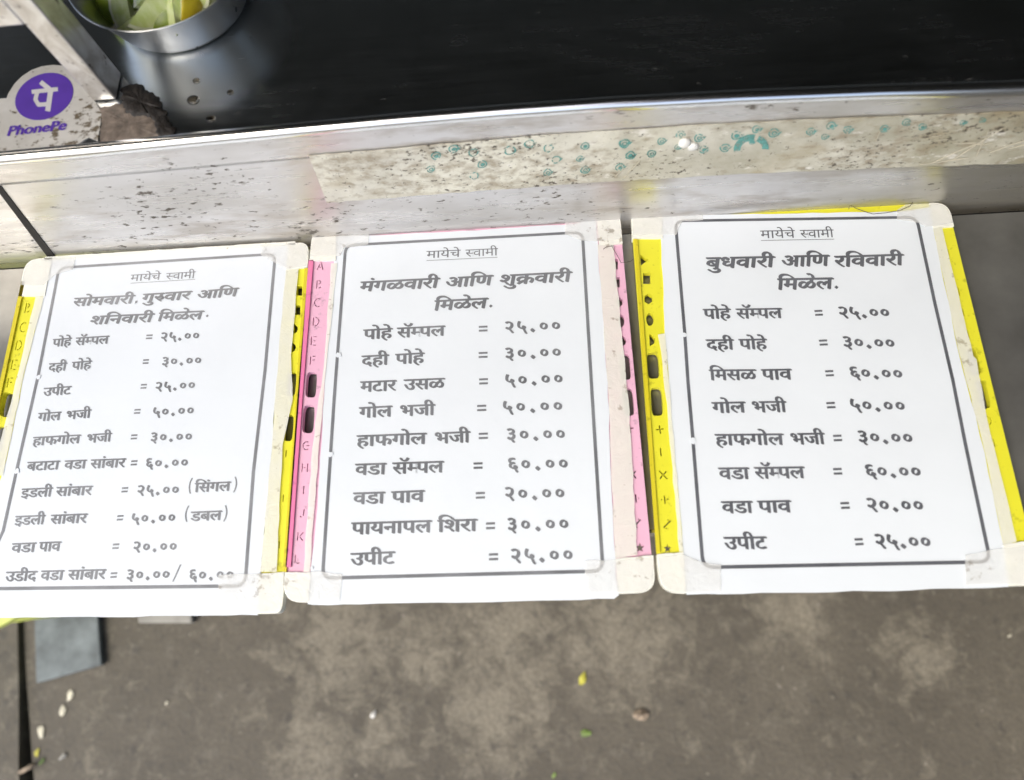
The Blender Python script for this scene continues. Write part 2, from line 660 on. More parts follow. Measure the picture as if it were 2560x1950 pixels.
def write(bm, word, a, b, h, z, strokes, shear=0.0, spaced=False, up=None):
    """letters whose head line runs from point a to point b; h = head line to base line"""
    a, b = Vector(a), Vector(b)
    ex = (b - a)
    L = ex.length
    ex = ex / L
    ey = up if up is not None else Vector((-ex.y, ex.x, 0))
    sy = h / HL
    track = 0.0
    if spaced and len(word) > 1:
        nat = layout(word)[1]
        track = (L / sy - nat) / (len(word) - 1)
    g, W = layout(word, track)
    sx = L / W
    for k, (x0, V, T) in enumerate(g):
        for j, (ox, oy) in enumerate(strokes):
            zz = z + (2 * j + (k % 2)) * 6e-6
            vs = []
            for (x, y) in V:
                gy = y - HL + oy
                gx = x0 + x + ox + shear * (y - HL / 2)
                p = a + ex * (gx * sx) + ey * (gy * sy)
                vs.append(bm.verts.new((p.x, p.y, zz)))
            for t in T:
                try:
                    bm.faces.new([vs[i] for i in t])
                except ValueError:
                    pass


def flat_quad(bm, pts, z):
    bm.faces.new([bm.verts.new((p[0], p[1], z)) for p in pts])


def text_obj(name, bm, mat, parent):
    for f in bm.faces:
        if f.normal.z < 0:
            f.normal_flip()
    me = bpy.data.meshes.new(name)
    bm.normal_update()
    bad = [f for f in bm.faces if f.normal.z < 0]
    if bad:
        bmesh.ops.reverse_faces(bm, faces=bad)
    bm.to_mesh(me)
    bm.free()
    return link(name, me, mat, parent)


# ------------------------------------------------------------------ setting: ground
def structure(o):
    o['kind'] = 'structure'
    return o


GX0 = at(84, 1750, 0).x            # left rim of the concrete, right lip of the gap
GX1 = at(42, 1750, 0).x            # right lip of the pavement
bm = bmesh.new()
flat_quad(bm, [(-60, -60), (60, -60), (60, 60), (-60, 60)], -0.16)
structure(bm_obj('ground', bm, M['soil']))
bm = bmesh.new()
edge = [at(px, py, 0) for px, py in ((88, 1980), (80, 1900), (74, 1800), (66, 1700), (60, 1600), (56, 1480))]
d0 = edge[0] + (edge[0] - edge[-1]).normalized() * 6
d1 = edge[-1] + (edge[-1] - edge[0]).normalized() * 6
pts = [Vector((d0.x, d0.y, -0.155))] + [Vector((p.x, p.y, -0.155)) for p in edge] + [Vector((d1.x, d1.y, -0.155)), Vector((30, d1.y, -0.155)), Vector((30, d0.y, -0.155))]
prism(bm, pts, Vector((0, 0, 0.155)))
structure(bm_obj('pavement', bm, M['ground']))
bm = bmesh.new()
edge = [at(px, py, 0.01) for px, py in ((48, 1980), (46, 1900), (47, 1800), (46, 1700), (44, 1600), (42, 1480))]
d0 = edge[0] + (edge[0] - edge[-1]).normalized() * 6
d1 = edge[-1] + (edge[-1] - edge[0]).normalized() * 6
pts = [Vector((d0.x, d0.y, -0.155))] + [Vector((p.x, p.y, -0.155)) for p in edge] + [Vector((d1.x, d1.y, -0.155)), Vector((-30, d1.y, -0.155)), Vector((-30, d0.y, -0.155))]
prism(bm, pts, Vector((0, 0, 0.165)))
structure(bm_obj('kerb', bm, M['ground']))


def stone(name, px, z, th, mat, label, cat):
    bm = bmesh.new()
    P = [at(x, y, z) for x, y in px]
    P = [Vector((p.x, p.y, z - th)) for p in P]
    prism(bm, P, Vector((0, 0, th)))
    return tag(bm_obj(name, bm, mat, bevel=0.002), label, cat)


stone('stone_slab', [(82, 1440), (236, 1440), (253, 1662), (90, 1708)], 0.014, 0.012, M['slab'],
      'blue grey stone slab lying on the ground beside the dark gap', 'slab')
stone('stone_slab', [(340, 1470), (474, 1470), (479, 1557), (345, 1557)], 0.014, 0.012, M['pale_stone'],
      'pale stone slab just showing below the lower edge of the leftmost board', 'slab')

# yellow tub under the leftmost board
a_, b_ = at(0, 1566, 0.22), at(46, 1539, 0.22)
mid = (a_ + b_) / 2
dd = (b_ - a_).normalized()
nn = Vector((-dd.y, dd.x, 0))
if nn.y < 0:
    nn = -nn
tr = 0.15
tc = mid + nn * math.sqrt(tr * tr - ((b_ - a_).length / 2) ** 2)
tub = thing('tub', 'yellow green plastic tub, its rim peeping from under the lower left board corner', 'tub', (tc.x, tc.y, 0.01))
bm = bmesh.new()
lathe(bm, [(tr * 0.78, 0.0), (tr * 0.93, 0.208), (tr * 0.88, 0.208), (tr * 0.74, 0.008)], 48, (tc.x, tc.y, 0.01))
bm_obj('tub_body', bm, M['tub'], tub, True)
bm = bmesh.new()
lathe(bm, [(tr * 0.88, 0.2), (tr, 0.2), (tr, 0.21), (tr * 0.88, 0.21)], 48, (tc.x, tc.y, 0.01))
bm_obj('rim', bm, M['tub'], tub)


# litter
def leaf_bit(name, px, py, size, mat, label, cat, ang, group=None, z=0.0, flat=0.25):
    bm = bmesh.new()
    c = at(px, py, z)
    g = random.Random(int(px * 7 + py))
    n = 9
    size *= 0.85
    top, bot = [], []
    for k in range(n):
        th = 2 * math.pi * k / n
        r = size * (1 + g.uniform(-0.35, 0.25))
        x, y = r * math.cos(th), r * 0.55 * math.sin(th)
        top.append(Vector((x, y, size * g.uniform(0.10, 0.45) * flat * 2)))
    rot = Matrix.Rotation(ang, 3, 'Z')
    cen = bm.verts.new(c + Vector((0, 0, size * flat * 1.2 + 0.001)))
    base = bm.verts.new(c + Vector((0, 0, 0.0006)))
    vs = [bm.verts.new(c + rot @ p + Vector((0, 0, 0.001))) for p in top]
    for k in range(n):
        bm.faces.new((cen, vs[k], vs[(k + 1) % n]))
        bm.faces.new((base, vs[(k + 1) % n], vs[k]))
    return tag(bm_obj(name, bm, mat), label, cat, group)


leaf_bit('leaf', 1457, 1696, 0.013, M['leaf_yellow'], 'curled yellow leaf scrap on the concrete below the middle and right boards', 'leaf', 1.2)
leaf_bit('leaf', 1462, 1832, 0.011, M['leaf_green'], 'olive green leaf scrap lying below the curled yellow scrap', 'leaf', 0.1)
leaf_bit('leaf', 1385, 1938, 0.006, M['leaf_green'], 'small green leaf scrap at the bottom of the photo, right of the middle', 'leaf', 0.9)
leaf_bit('leaf', 94, 1882, 0.008, M['leaf_yellow'], 'bright yellow leaf scrap on the right lip of the dark gap', 'leaf', 1.5)
leaf_bit('leaf', 105, 1904, 0.008, M['leaf_green'], 'pale green leaf scrap just below the yellow one at the gap', 'leaf', 0.7)
leaf_bit('food_scrap', 178, 1738, 0.012, M['flake'], 'white food scrap on the concrete below the blue grey slab', 'scrap', 1.3)
leaf_bit('food_scrap', 159, 1776, 0.011, M['flake'], 'cream food scrap left of and below the white scrap', 'scrap', 1.7)
leaf_bit('food_scrap', 104, 1828, 0.013, M['flake'], 'long pale scrap lying near the edge of the dark gap', 'scrap', 1.9)
leaf_bit('pebble', 160, 1891, 0.008, M['pale_stone'], 'pale grey pebble right of the leaf scraps by the gap', 'pebble', 0.6, flat=0.6)
leaf_bit('pebble', 934, 1787, 0.008, M['white'], 'white pebble on the concrete below the middle board', 'pebble', 1.2, flat=0.7)
leaf_bit('pebble', 420, 1756, 0.005, M['flake'], 'tiny cream pebble on the concrete below the leftmost board', 'pebble', 0.5, flat=0.7)
leaf_bit('pebble', 2522, 1589, 0.005, M['flake'], 'tiny pale pebble near the right edge below the rightmost board', 'pebble', 0.5, flat=0.7)
leaf_bit('dry_wad', 1602, 1786, 0.019, M['wad'], 'crumpled dry brown wad on the dark concrete', 'litter', 0.2, flat=0.5)
bm = bmesh.new()
tube(bm, [at(50, 1931, 0.012), at(75, 1917, 0.016), at(90, 1908, 0.012)], [0.0035, 0.004, 0.003], 6)
tag(bm_obj('twig', bm, M['wad'], smooth=True), 'pale twig lying across the dark gap in the ground', 'twig')

# ------------------------------------------------------------------ the stall
stall = thing('food_stall', 'steel food stall with a dark shiny counter, soiled front panel and low shelf', 'stall', (0, YF, 0))
XL, XR = -1.15, 1.25
# counter edge: measured along the front, the sheet bows out a little
EDGE = [(at(px, py, ZC).x, at(px, py, ZC).y) for px, py in ((0, 384), (250, 361), (500, 336), (750, 312), (987, 290), (1250, 268), (1530, 248), (1850, 231), (2200, 217), (2560, 207))]
EDGE = [(XL, EDGE[0][1] - 0.02)] + EDGE + [(XR, EDGE[-1][1] - 0.03)]


def edge_y(x):
    for i in range(len(EDGE) - 1):
        if EDGE[i][0] <= x <= EDGE[i + 1][0]:
            t = (x - EDGE[i][0]) / (EDGE[i + 1][0] - EDGE[i][0])
            return EDGE[i][1] + t * (EDGE[i + 1][1] - EDGE[i][1])
    return EDGE[0][1] if x < EDGE[0][0] else EDGE[-1][1]


bm = bmesh.new()
pts = [Vector((x, y, ZC - 0.004)) for x, y in EDGE] + [Vector((XR, 1.2, ZC - 0.004)), Vector((XL, 1.2, ZC - 0.004))]
prism(bm, pts, Vector((0, 0, 0.004)))
bm_obj('counter_top', bm, M['counter'], stall)
bm = bmesh.new()
tube(bm, [Vector((x, y - 0.001, ZC - 0.0036)) for x, y in EDGE], 0.0052, 14)
bm_obj('counter_edge', bm, M['edge'], stall, True)


def front_sheet(bm, zt, zb, proud_t, proud_b, y_top=True, n=40, x0=XL, x1=XR):
    """bowed front sheet: follows the counter edge at its top and the straight shelf line at its bottom"""
    rows = []
    for j in range(9):
        t = j / 8
        row = []
        for i in range(n + 1):
            x = x0 + (x1 - x0) * i / n
            z = zt + (zb - zt) * t
            k = (z - (ZC - 0.155)) / 0.155
            y = (YF + 0.003) * (1 - k) + (edge_y(x) + 0.001) * k
            row.append(bm.verts.new((x, y - (proud_t * (1 - t) + proud_b * t), z)))
        rows.append(row)
    for j in range(8):
        for i in range(n):
            bm.faces.new((rows[j][i], rows[j][i + 1], rows[j + 1][i + 1], rows[j + 1][i]))


def front_pt(px, py, proud=0.0):
    """pixel on the bowed front sheet"""
    y = YF
    for _ in range(6):
        p = aty(px, py, y)
        k = (p.z - (ZC - 0.155)) / 0.155
        y = (YF + 0.003) * (1 - k) + (edge_y(p.x) + 0.001) * k - proud
    return aty(px, py, y)


def solidify(o, th):
    m = o.modifiers.new('solid', 'SOLIDIFY')
    m.thickness = th
    m.offset = 0
    return o


bm = bmesh.new()
front_sheet(bm, ZC - 0.004, ZS - 0.012, 0, 0)
o = bm_obj('front_panel', bm, M['fascia'], stall, True)
solidify(o, 0.0012)
# folded upper flange, about 2 mm proud
zfl = front_pt(500, 413).z
bm = bmesh.new()
front_sheet(bm, ZC - 0.005, zfl, 0.0025, 0.002)
o = bm_obj('flange', bm, M['fascia'], stall, True)
solidify(o, 0.0014)
# dark open seam at the left
bm = bmesh.new()
P = [front_pt(*p, 0.0016) for p in ((-34, 440), (-24, 433), (138, 642), (124, 650))]
prism(bm, P, Vector((0, 0.0012, 0)))
bm_obj('seam', bm, M['gap'], stall)
# body below the shelf, shelf, lip
bm = bmesh.new()
box(bm, XL, XR, 0.350, 1.18, 0.12, ZS - 0.02)
bm_obj('stall_body', bm, M['dark'], stall)
bm = bmesh.new()
box(bm, XL, XR, 0.0735, YF - 0.006, ZS - 0.003, ZS)
bm_obj('shelf', bm, M['shelf'], stall)
bm = bmesh.new()
box(bm, XL, XR, 0.0705, 0.0732, ZS - 0.022, ZS + 0.0006)
bm_obj('shelf_lip', bm, M['edge'], stall)
for x in (-1.0, -0.2, 0.5, 1.1):
    bm = bmesh.new()
    v0 = [Vector((x, 0.09, ZS - 0.0046)), Vector((x, YF, ZS - 0.0046)), Vector((x, YF + 0.012, ZS - 0.14)), Vector((x, YF - 0.004, ZS - 0.14))]
    prism(bm, v0, Vector((0.004, 0, 0)))
    bm_obj('shelf_bracket', bm, M['shelf'], stall)
# legs
for x in (XL + 0.03, XR - 0.03):
    for y in (0.38, 1.15):
        bm = bmesh.new()
        box(bm, x - 0.02, x + 0.02, y - 0.02, y + 0.02, 0.0, 0.119)
        bm_obj('leg', bm, M['post'], stall, bevel=0.002)
# post and rail at the left
PX0, PX1, PY0 = -0.3365, -0.3185, 0.380
bm = bmesh.new()
box(bm, PX0, PX1, PY0, PY0 + 0.024, ZC + 0.0005, 1.98)
bm_obj('post', bm, M['post'], stall, bevel=0.0015)
bm = bmesh.new()
box(bm, XL, PX0 - 0.0003, PY0 + 0.0004, PY0 + 0.024, 0.963, 0.990)
bm_obj('rail', bm, M['post'], stall, bevel=0.0015)
bm = bmesh.new()
box(bm, XR - 0.06, XR - 0.04, PY0, PY0 + 0.024, ZC + 0.0005, 1.98)
bm_obj('post', bm, M['post'], stall, bevel=0.0015)
# unseen dark interior: back wall, side wall with an added blocker, roof
bm = bmesh.new()
box(bm, XL - 0.6, XR + 0.3, 1.21, 1.25, 0.12, 2.0)
bm_obj('back_wall', bm, M['dark'], stall)
bm = bmesh.new()
box(bm, XR - 0.38, XR - 0.35, -1.1, 0.06, 0.02, 2.6)  # unseen panel added to keep sky light off the right side
box(bm, XR + 0.01, XR + 0.04, 0.1, 1.2, 0.12, 2.0)
bm_obj('side_wall_and_blocker', bm, M['dark'], stall)
bm = bmesh.new()
box(bm, XL - 0.6, XR + 0.4, -0.15, 1.3, 2.003, 2.04)
bm_obj('roof', bm, M['dark'], stall)
bm = bmesh.new()
box(bm, 0.15, 1.65, -1.1, -0.152, 2.0, 2.02)  # unseen sheet added to block the sky above the right board and ground
bm_obj('sky_blocker', bm, M['dark'], stall)

# ---- soiled adhesive strip with the teal print
top = [(772, 389), (900, 379), (1126, 359), (1382, 337), (1500, 329), (1836, 307), (2200, 292), (2600, 277)]
bot = [(2600, 406), (2317, 415), (1980, 428), (1640, 446), (1400, 462), (1100, 484), (900, 500), (817, 506)]
leftedge = [(800, 455), (786, 420)]
bm = bmesh.new()
outl = top + bot + leftedge
nb = len(top)
tp = [front_pt(px, py, 0.0038) for px, py in top]
bt = [front_pt(px, py, 0.0030) for px, py in bot[::-1]]
rows = []
NN = 60
def along(L, t):
    s = t * (len(L) - 1)
    i = min(int(s), len(L) - 2)
    return L[i].lerp(L[i + 1], s - i)
g = random.Random(3)
for i in range(NN + 1):
    a, b = along(tp, i / NN), along(bt, i / NN)
    b = b + Vector((0, 0, g.uniform(-0.0009, 0.0009)))
    a = a + Vector((0, 0, g.uniform(-0.0004, 0.0004)))
    rows.append([bm.verts.new(a.lerp(b, k / 4)) for k in range(5)])
for i in range(NN):
    for k in range(4):
        bm.faces.new((rows[i][k], rows[i + 1][k], rows[i + 1][k + 1], rows[i][k + 1]))
strip = bm_obj('adhesive_strip', bm, M['strip'], stall)
solidify(strip, 0.0009)
rings = [(700 + x / 2.347, 150 + y / 2.347, s) for x, y, s in ((915, 562, 1), (1018, 522, 1.1), (1135, 543, 1), (1350, 530, 1.1), (1463, 492, 1), (1575, 518, 1), (1187, 612, 1.1), (885, 640, .9), (1140, 680, .9), (1620, 585, .9), (1760, 580, .8), (1790, 645, 1), (1790, 505, 1), (2020, 490, 1.1), (2055, 560, 1.1), (2180, 550, 1), (1570, 660, .9), (1995, 630, 1))]
rings += [(1500 + x / 2.081, y / 2.081, s) for x, y, s in ((125, 745, 1), (158, 808, 1), (268, 800, .9), (320, 735, .9), (420, 700, 1.1), (515, 718, 1.1), (540, 778, 1.1), (405, 765, .8), (710, 705, 1.1), (815, 673, 1.1), (905, 692, 1.1), (650, 770, 1.1), (1097, 685, 1), (1203, 655, 1), (1290, 675, 1), (1480, 670, 1), (1595, 637, 1), (1678, 660, .9), (1170, 712, .7), (1890, 640, .7), (1990, 625, .8))]
bm = bmesh.new()


def ell(bm, px, py, rx, ry, ang, inner, proud, gap=0.0, g=random):
    n = 18
    vo, vi = [], []
    for k in range(n + 1):
        th = 2 * math.pi * k / n
        x, y = math.cos(th), math.sin(th)
        w = 1 + 0.06 * math.sin(3 * th + px)
        ca, sa = math.cos(ang), math.sin(ang)
        ox, oy = rx * x * w, ry * y * w
        vo.append(bm.verts.new(front_pt(px + ox * ca - oy * sa, py + ox * sa + oy * ca, proud)))
        if inner:
            ox, oy = ox * inner, oy * inner
            vi.append(bm.verts.new(front_pt(px + ox * ca - oy * sa, py + ox * sa + oy * ca, proud)))
    if not inner:
        bm.faces.new(vo[:-1])
        return
    for k in range(n):
        if gap and g.random() < gap:
            continue
        bm.faces.new((vo[k], vo[k + 1], vi[k + 1], vi[k]))


for (px, py, s) in rings:
    bm = bmesh.new()
    s *= g.uniform(0.85, 1.05)
    ell(bm, px, py, 13 * s, 10 * s, -0.3, 0.74, 0.0046, 0.12, g)
    if g.random() < 0.75:
        ell(bm, px + 1, py + 1, 6.5 * s, 4.5 * s, -0.3, 0.55 if g.random() < .5 else None, 0.0046, 0.0, g)
    if g.random() < 0.6:
        P = [front_pt(px + 12 * s, py - 2, 0.0046), front_pt(px + 19 * s, py - 5, 0.0046), front_pt(px + 12 * s, py + 3, 0.0046)]
        bm.faces.new([bm.verts.new(p) for p in P])
    bm_obj('printed_ring', bm, M['teal'], strip)
bm = bmesh.new()
# arch motif
n = 14
inn, out = [], []
for k in range(n + 1):
    th = math.pi * (1.04 - 1.08 * k / n)
    cx, cy = 1878, 372
    out.append(bm.verts.new(front_pt(cx + 44 * math.cos(th), cy - 36 * math.sin(th) - 0.06 * 44 * math.cos(th), 0.0046)))
    inn.append(bm.verts.new(front_pt(cx + 27 * math.cos(th), cy - 20 * math.sin(th) - 0.06 * 27 * math.cos(th), 0.0046)))
for k in range(n):
    if k not in (8,):
        bm.faces.new((out[k], out[k + 1], inn[k + 1], inn[k]))
ell(bm, 1880, 356, 8, 6, 0, None, 0.0046)
bm_obj('printed_arch', bm, M['teal'], strip)
for (x0, y0, x1, y1) in ((2330, 408, 2440, 360), (2380, 402, 2505, 322), (2385, 358, 2440, 357), (2440, 392, 2470, 330), (2475, 382, 2560, 352), (2300, 412, 2420, 395), (2340, 352, 2370, 349), (2520, 372, 2560, 362), (2440, 362, 2480, 358), (2330, 342, 2352, 338), (1560, 446, 1600, 402), (1540, 440, 1562, 420), (2190, 352, 2200, 330)):
    bm = bmesh.new()
    p, q = front_pt(x0, y0, 0.0046), front_pt(x1, y1, 0.0046)
    tube(bm, [p, (p + q) / 2 + Vector((0, 0, g.uniform(-.001, .001))), q], 0.00035, 5)
    bm_obj('scratch', bm, M['pale_thread'], strip)
for (px, py, r, lb) in ((1712, 358, 0.0052, 'larger white crumb stuck on the teal printed strip'), (1732, 367, 0.0045, 'smaller white crumb stuck beside the larger crumb on the strip')):
    bm = bmesh.new()
    bmesh.ops.create_icosphere(bm, subdivisions=2, radius=r)
    c = front_pt(px, py, 0.0055)
    for v in bm.verts:
        v.co = c + Vector((v.co.x * g.uniform(.8, 1.15), v.co.y * 0.5, v.co.z * g.uniform(.8, 1.1)))
    tag(bm_obj('crumb', bm, M['white'], smooth=True), lb, 'crumb')

# ---- round-topped purple sticker on the counter
Zk = ZC + 0.0006
S42 = lambda x, y, z=Zk: at(x / 4.2, y / 4.2, z)
shape = [(-260, 1060), (0, 1035), (70, 1030), (85, 985), (150, 880), (230, 800), (330, 735), (440, 695), (560, 680), (660, 690), (740, 735), (830, 830), (930, 960), (1020, 1100), (1065, 1190), (1050, 1330), (1025, 1480), (930, 1440), (850, 1490), (780, 1535), (500, 1568), (200, 1592), (-260, 1630)]
sticker = plate('sticker', [[S42(x, y) for x, y in shape]], ZC + 0.0002, Zk, M['sticker'], stall)
ed = []
for k in range(40):
    th = 2 * math.pi * k / 40
    a, b, ph = 318, 232, -0.42
    x, y = a * math.cos(th), b * math.sin(th)
    ed.append(S42(466 + x * math.cos(ph) - y * math.sin(ph), 1014 + x * math.sin(ph) + y * math.cos(ph)))
plate('logo_disc', [ed], Zk + 0.00005, Zk + 0.00025, M['purple'], sticker)
bm = bmesh.new()
zz = Zk + 0.0003


def stroke42(bm, pts, w, z):
    for i in range(len(pts) - 1):
        p, q = Vector(pts[i]), Vector(pts[i + 1])
        d = (q - p).normalized()
        nrm = Vector((-d.y, d.x)) * w / 2
        p, q = p - d * w * 0.2 * (i > 0), q + d * w * 0.2 * (i < len(pts) - 2)
        flat_quad(bm, [S42(*(p + nrm), z), S42(*(q + nrm), z), S42(*(q - nrm), z), S42(*(p - nrm), z)], z + i * 8e-6)


stroke42(bm, [(332, 965), (608, 935)], 44, zz)
stroke42(bm, [(425, 860), (530, 945)], 50, zz + 2e-5)
stroke42(bm, [(535, 930), (500, 1168)], 54, zz + 4e-5)
stroke42(bm, [(392, 960), (372, 1045), (405, 1100), (510, 1092)], 44, zz + 6e-5)
text_obj('logo_letter', bm, M['offwhite'], sticker)
bm = bmesh.new()
A0, B0 = S42(92, 1340), S42(712, 1272)
V_ = layout('PhonePe')[1]
cap = max(y for x, y in raw_glyph('P')[0])
up = (S42(440, 1290) - S42(425, 1380)).normalized()
write(bm, 'PhonePe', A0, B0, (S42(425, 1290) - S42(425, 1385)).length * HL / cap, zz, nib(0.085, 0.1, 5) + [(0, 0.025), (0, -0.025)], 0.12, False, up)
text_obj('sticker_text', bm, M['purple'], sticker)

# ---- grease at the foot of the post
def blob(name, px_pts, h, mat, z, seed, jag=0.0):
    g = random.Random(seed)
    P = [at(x / 4.2, y / 4.2, z) for x, y in px_pts]
    P = rough_poly(P, 0.0022, jag, seed)
    c = sum((Vector((p.x, p.y)) for p in P), Vector((0, 0))) / len(P)
    bm = bmesh.new()
    rings = []
    for k, (s, hh) in enumerate(((1.0, 0.0), (0.94, 0.45), (0.72, 0.9), (0.4, 1.0), (0.12, 0.9))):
        ring = []
        for p in P:
            q = c + (Vector((p.x, p.y)) - c) * s
            ring.append(bm.verts.new((q.x, q.y, z + h * hh * g.uniform(0.6, 1.3))))
        rings.append(ring)
    n = len(P)
    for k in range(4):
        for i in range(n):
            bm.faces.new((rings[k][i], rings[k][(i + 1) % n], rings[k + 1][(i + 1) % n], rings[k + 1][i]))
    bm.faces.new(rings[-1])
    return bm_obj(name, bm, mat, stall, True)


blob('grease_smear', [(1000, 1130), (1250, 1090), (1500, 1190), (1740, 1210), (1790, 1330), (1740, 1440), (1350, 1470), (1040, 1500), (1060, 1330), (1060, 1200)], 0.0006, M['smear'], ZC + 0.0003, 4, 0.0012)
blob('grease_clump', [(1280, 920), (1400, 885), (1510, 905), (1570, 970), (1640, 1010), (1700, 1070), (1700, 1130), (1760, 1170), (1740, 1215), (1690, 1225), (1640, 1280), (1560, 1240), (1450, 1225), (1330, 1200), (1270, 1090)], 0.0018, M['grime'], ZC + 0.0006, 5, 0.0016)
blob('grease_clump', [(1640, 1230), (1720, 1210), (1800, 1290), (1850, 1340), (1820, 1410), (1750, 1440), (1660, 1440), (1630, 1340)], 0.0014, M['grime'], ZC + 0.0006, 6, 0.0016)

# ------------------------------------------------------------------ bowl and limes
BC = (-0.279, 0.470)
bowl = thing('bowl', 'round stainless steel bowl of lime wedges on the dark counter', 'bowl', (BC[0], BC[1], ZC))
bm = bmesh.new()
prof = [(0.012, 0.0008), (0.047, 0.0006), (0.0515, 0.002), (0.0545, 0.006), (0.0655, 0.036), (0.0682, 0.0400), (0.0690, 0.0402), (0.0690, 0.0393), (0.0672, 0.0385), (0.0645, 0.034), (0.0532, 0.0065), (0.050, 0.0030), (0.012, 0.0022)]
lathe(bm, prof, 96, (BC[0], BC[1], ZC))
bm_obj('bowl_wall', bm, M['bowl'], bowl, True)


def wedge(c, R, rot, span, label, mats, stretch=1.25):
    """one cut piece of lime: curved rind outside, two flat cut faces of flesh with a pith border"""
    bm = bmesh.new()
    nu, nv = 10, 10
    grid = []
    for i in range(nu + 1):
        a = -span / 2 + span * i / nu
        row = []
        for j in range(nv + 1):
            b = math.pi * j / nv
            r = R * (1 + 0.03 * math.sin(5 * a + 3 * b))
            row.append(bm.verts.new((r * math.sin(b) * math.cos(a), r * math.sin(b) * math.sin(a), r * math.cos(b) * stretch)))
        grid.append(row)
    for i in range(nu):
        for j in range(nv):
            f = bm.faces.new((grid[i][j], grid[i + 1][j], grid[i + 1][j + 1], grid[i][j + 1]))
            f.material_index = 0
            f.smooth = True
    for i, sgn in ((0, 1), (nu, -1)):
        a = -span / 2 + span * i / nu
        inner = []
        for j in range(nv + 1):
            p = grid[i][j].co
            inner.append(bm.verts.new(p * 0.88 + Vector((0.0006 * R, 0, 0))))
        for j in range(nv):
            q = [grid[i][j], grid[i][j + 1], inner[j + 1], inner[j]]
            f = bm.faces.new(q if sgn > 0 else q[::-1])
            f.material_index = 2
        f = bm.faces.new(inner if sgn > 0 else inner[::-1])
        f.material_index = 1
    bmesh.ops.remove_doubles(bm, verts=bm.verts, dist=1e-5)
    me = bpy.data.meshes.new('lime_wedge')
    off = Vector((R * 0.45, 0, 0))
    for v in bm.verts:
        v.co = v.co - off
    bm.to_mesh(me)
    bm.free()
    o = link('lime_wedge', me, mats)
    o.rotation_euler = rot
    o.location = c
    return tag(o, label, 'lime wedge', 'lime wedges in the steel bowl')


MG = [M['rind'], M['flesh'], M['pith']]
MY = [M['rind_yellow'], M['flesh'], M['pith']]
zb = ZC + 0.012
def basis(rind, edge):
    X = Vector(rind).normalized()
    Z = Vector(edge)
    Z = (Z - X * Z.dot(X)).normalized()
    Y = Z.cross(X)
    return Matrix((X, Y, Z)).transposed().to_euler()


LW = [  # px, py, height, radius, (rind side, edge direction), angle of the cut, label
    (452, 10, .041, .023, ((-.25, .7, -.6), (.1, .7, .6)), 1.5, 'largest pale lime wedge, cut faces up, at the front of the heap', MG),
    (385, 14, .038, .019, ((.25, .5, -.8), (.8, .5, .3)), 1.3, 'pale lime wedge with its point to the left, left of the largest wedge', MG),
    (496, -4, .040, .020, ((.9, -.25, .15), (.1, .8, .6)), 1.4, 'lime wedge showing its yellow rind, right of the largest wedge', MY),
    (516, 24, .036, .017, ((.5, .5, -.7), (.8, -.1, .6)), 1.2, 'lime wedge leaning on the right inner side of the bowl', MG),
    (550, -20, .038, .019, ((-.1, .6, -.8), (.3, .7, .5)), 1.4, 'lime wedge cut by the top edge of the photo at the right rim', MG),
    (350, 52, .024, .016, ((.3, .4, -.8), (.9, .2, .2)), 1.4, 'shaded lime wedge low at the front left inside the bowl', MG),
    (425, 56, .026, .018, ((.1, -.6, .5), (.9, .2, .1)), 1.6, 'green rinded lime wedge under the largest wedge at the front rim', MG),
    (315, 25, .022, .016, ((-.6, .5, -.4), (.2, .6, .8)), 1.3, 'dark shaded lime wedge standing at the left inside the bowl', MG),
    (275, -5, .020, .017, ((-.2, -.5, .7), (.5, .7, .0)), 1.6, 'dark green lime wedge deep at the left end of the heap', MG),
    (400, -40, .038, .020, ((.1, .8, -.4), (.8, .2, .4)), 1.4, 'lime wedge behind the largest wedge, reaching the top edge of the photo', MG),
    (325, -40, .027, .019, ((.5, -.4, .6), (.3, .8, .2)), 1.5, 'lime wedge at the back left of the heap, reaching the top edge of the photo', MG),
]
LW = [(a, b, c, d, basis(*e), f, g_, h) for a, b, c, d, e, f, g_, h in LW]
for (px, py, hh, R, rot, span, lb, mt) in LW:
    c = at(px, py, ZC + hh)
    dv = Vector((c.x - BC[0], c.y - BC[1]))
    lim = max(0.008, 0.0665 - R * 1.25)
    if dv.length > lim:
        dv = dv.normalized() * lim
    c = Vector((BC[0] + dv.x, BC[1] + dv.y, c.z))
    wedge(c, R, rot, span, lb, mt)

for (px, py, r, lb) in ((491, 202, .0026, 'small water drop nearest the bowl, with a dark centre'), (483, 250, .0042, 'largest water drop on the steel counter'), (576, 231, .0024, 'water drop farthest right of those in front of the bowl'), (527, 297, .0033, 'water drop nearest the bright counter edge')):
    bm = bmesh.new()
    bmesh.ops.create_uvsphere(bm, u_segments=20, v_segments=10, radius=r)
    c = at(px, py, ZC)
    for v in bm.verts:
        v.co = Vector((c.x + v.co.x * 1.1, c.y + v.co.y * 0.95, ZC + 0.0003 + max(v.co.z, 0) * 0.45))
    tag(bm_obj('water_drop', bm, M['water'], smooth=True), lb, 'water drop', 'water drops on the counter')

# ------------------------------------------------------------------ menu boards
CR = {'A1': (0, 600, 2.7575), 'B1': (0, 1100, 1.9767), 'A2': (680, 520, 2.298), 'B2': (680, 950, 2.206), 'A3': (1540, 480, 2.163), 'B3': (1560, 950, 2.206)}


def c2p(tag_, x, y):
    ox, oy, s = CR[tag_]
    return ox + x / s, oy + y / s


ZP = ZB + 0.0009       # paper top
ZT = ZP + 0.0002       # print


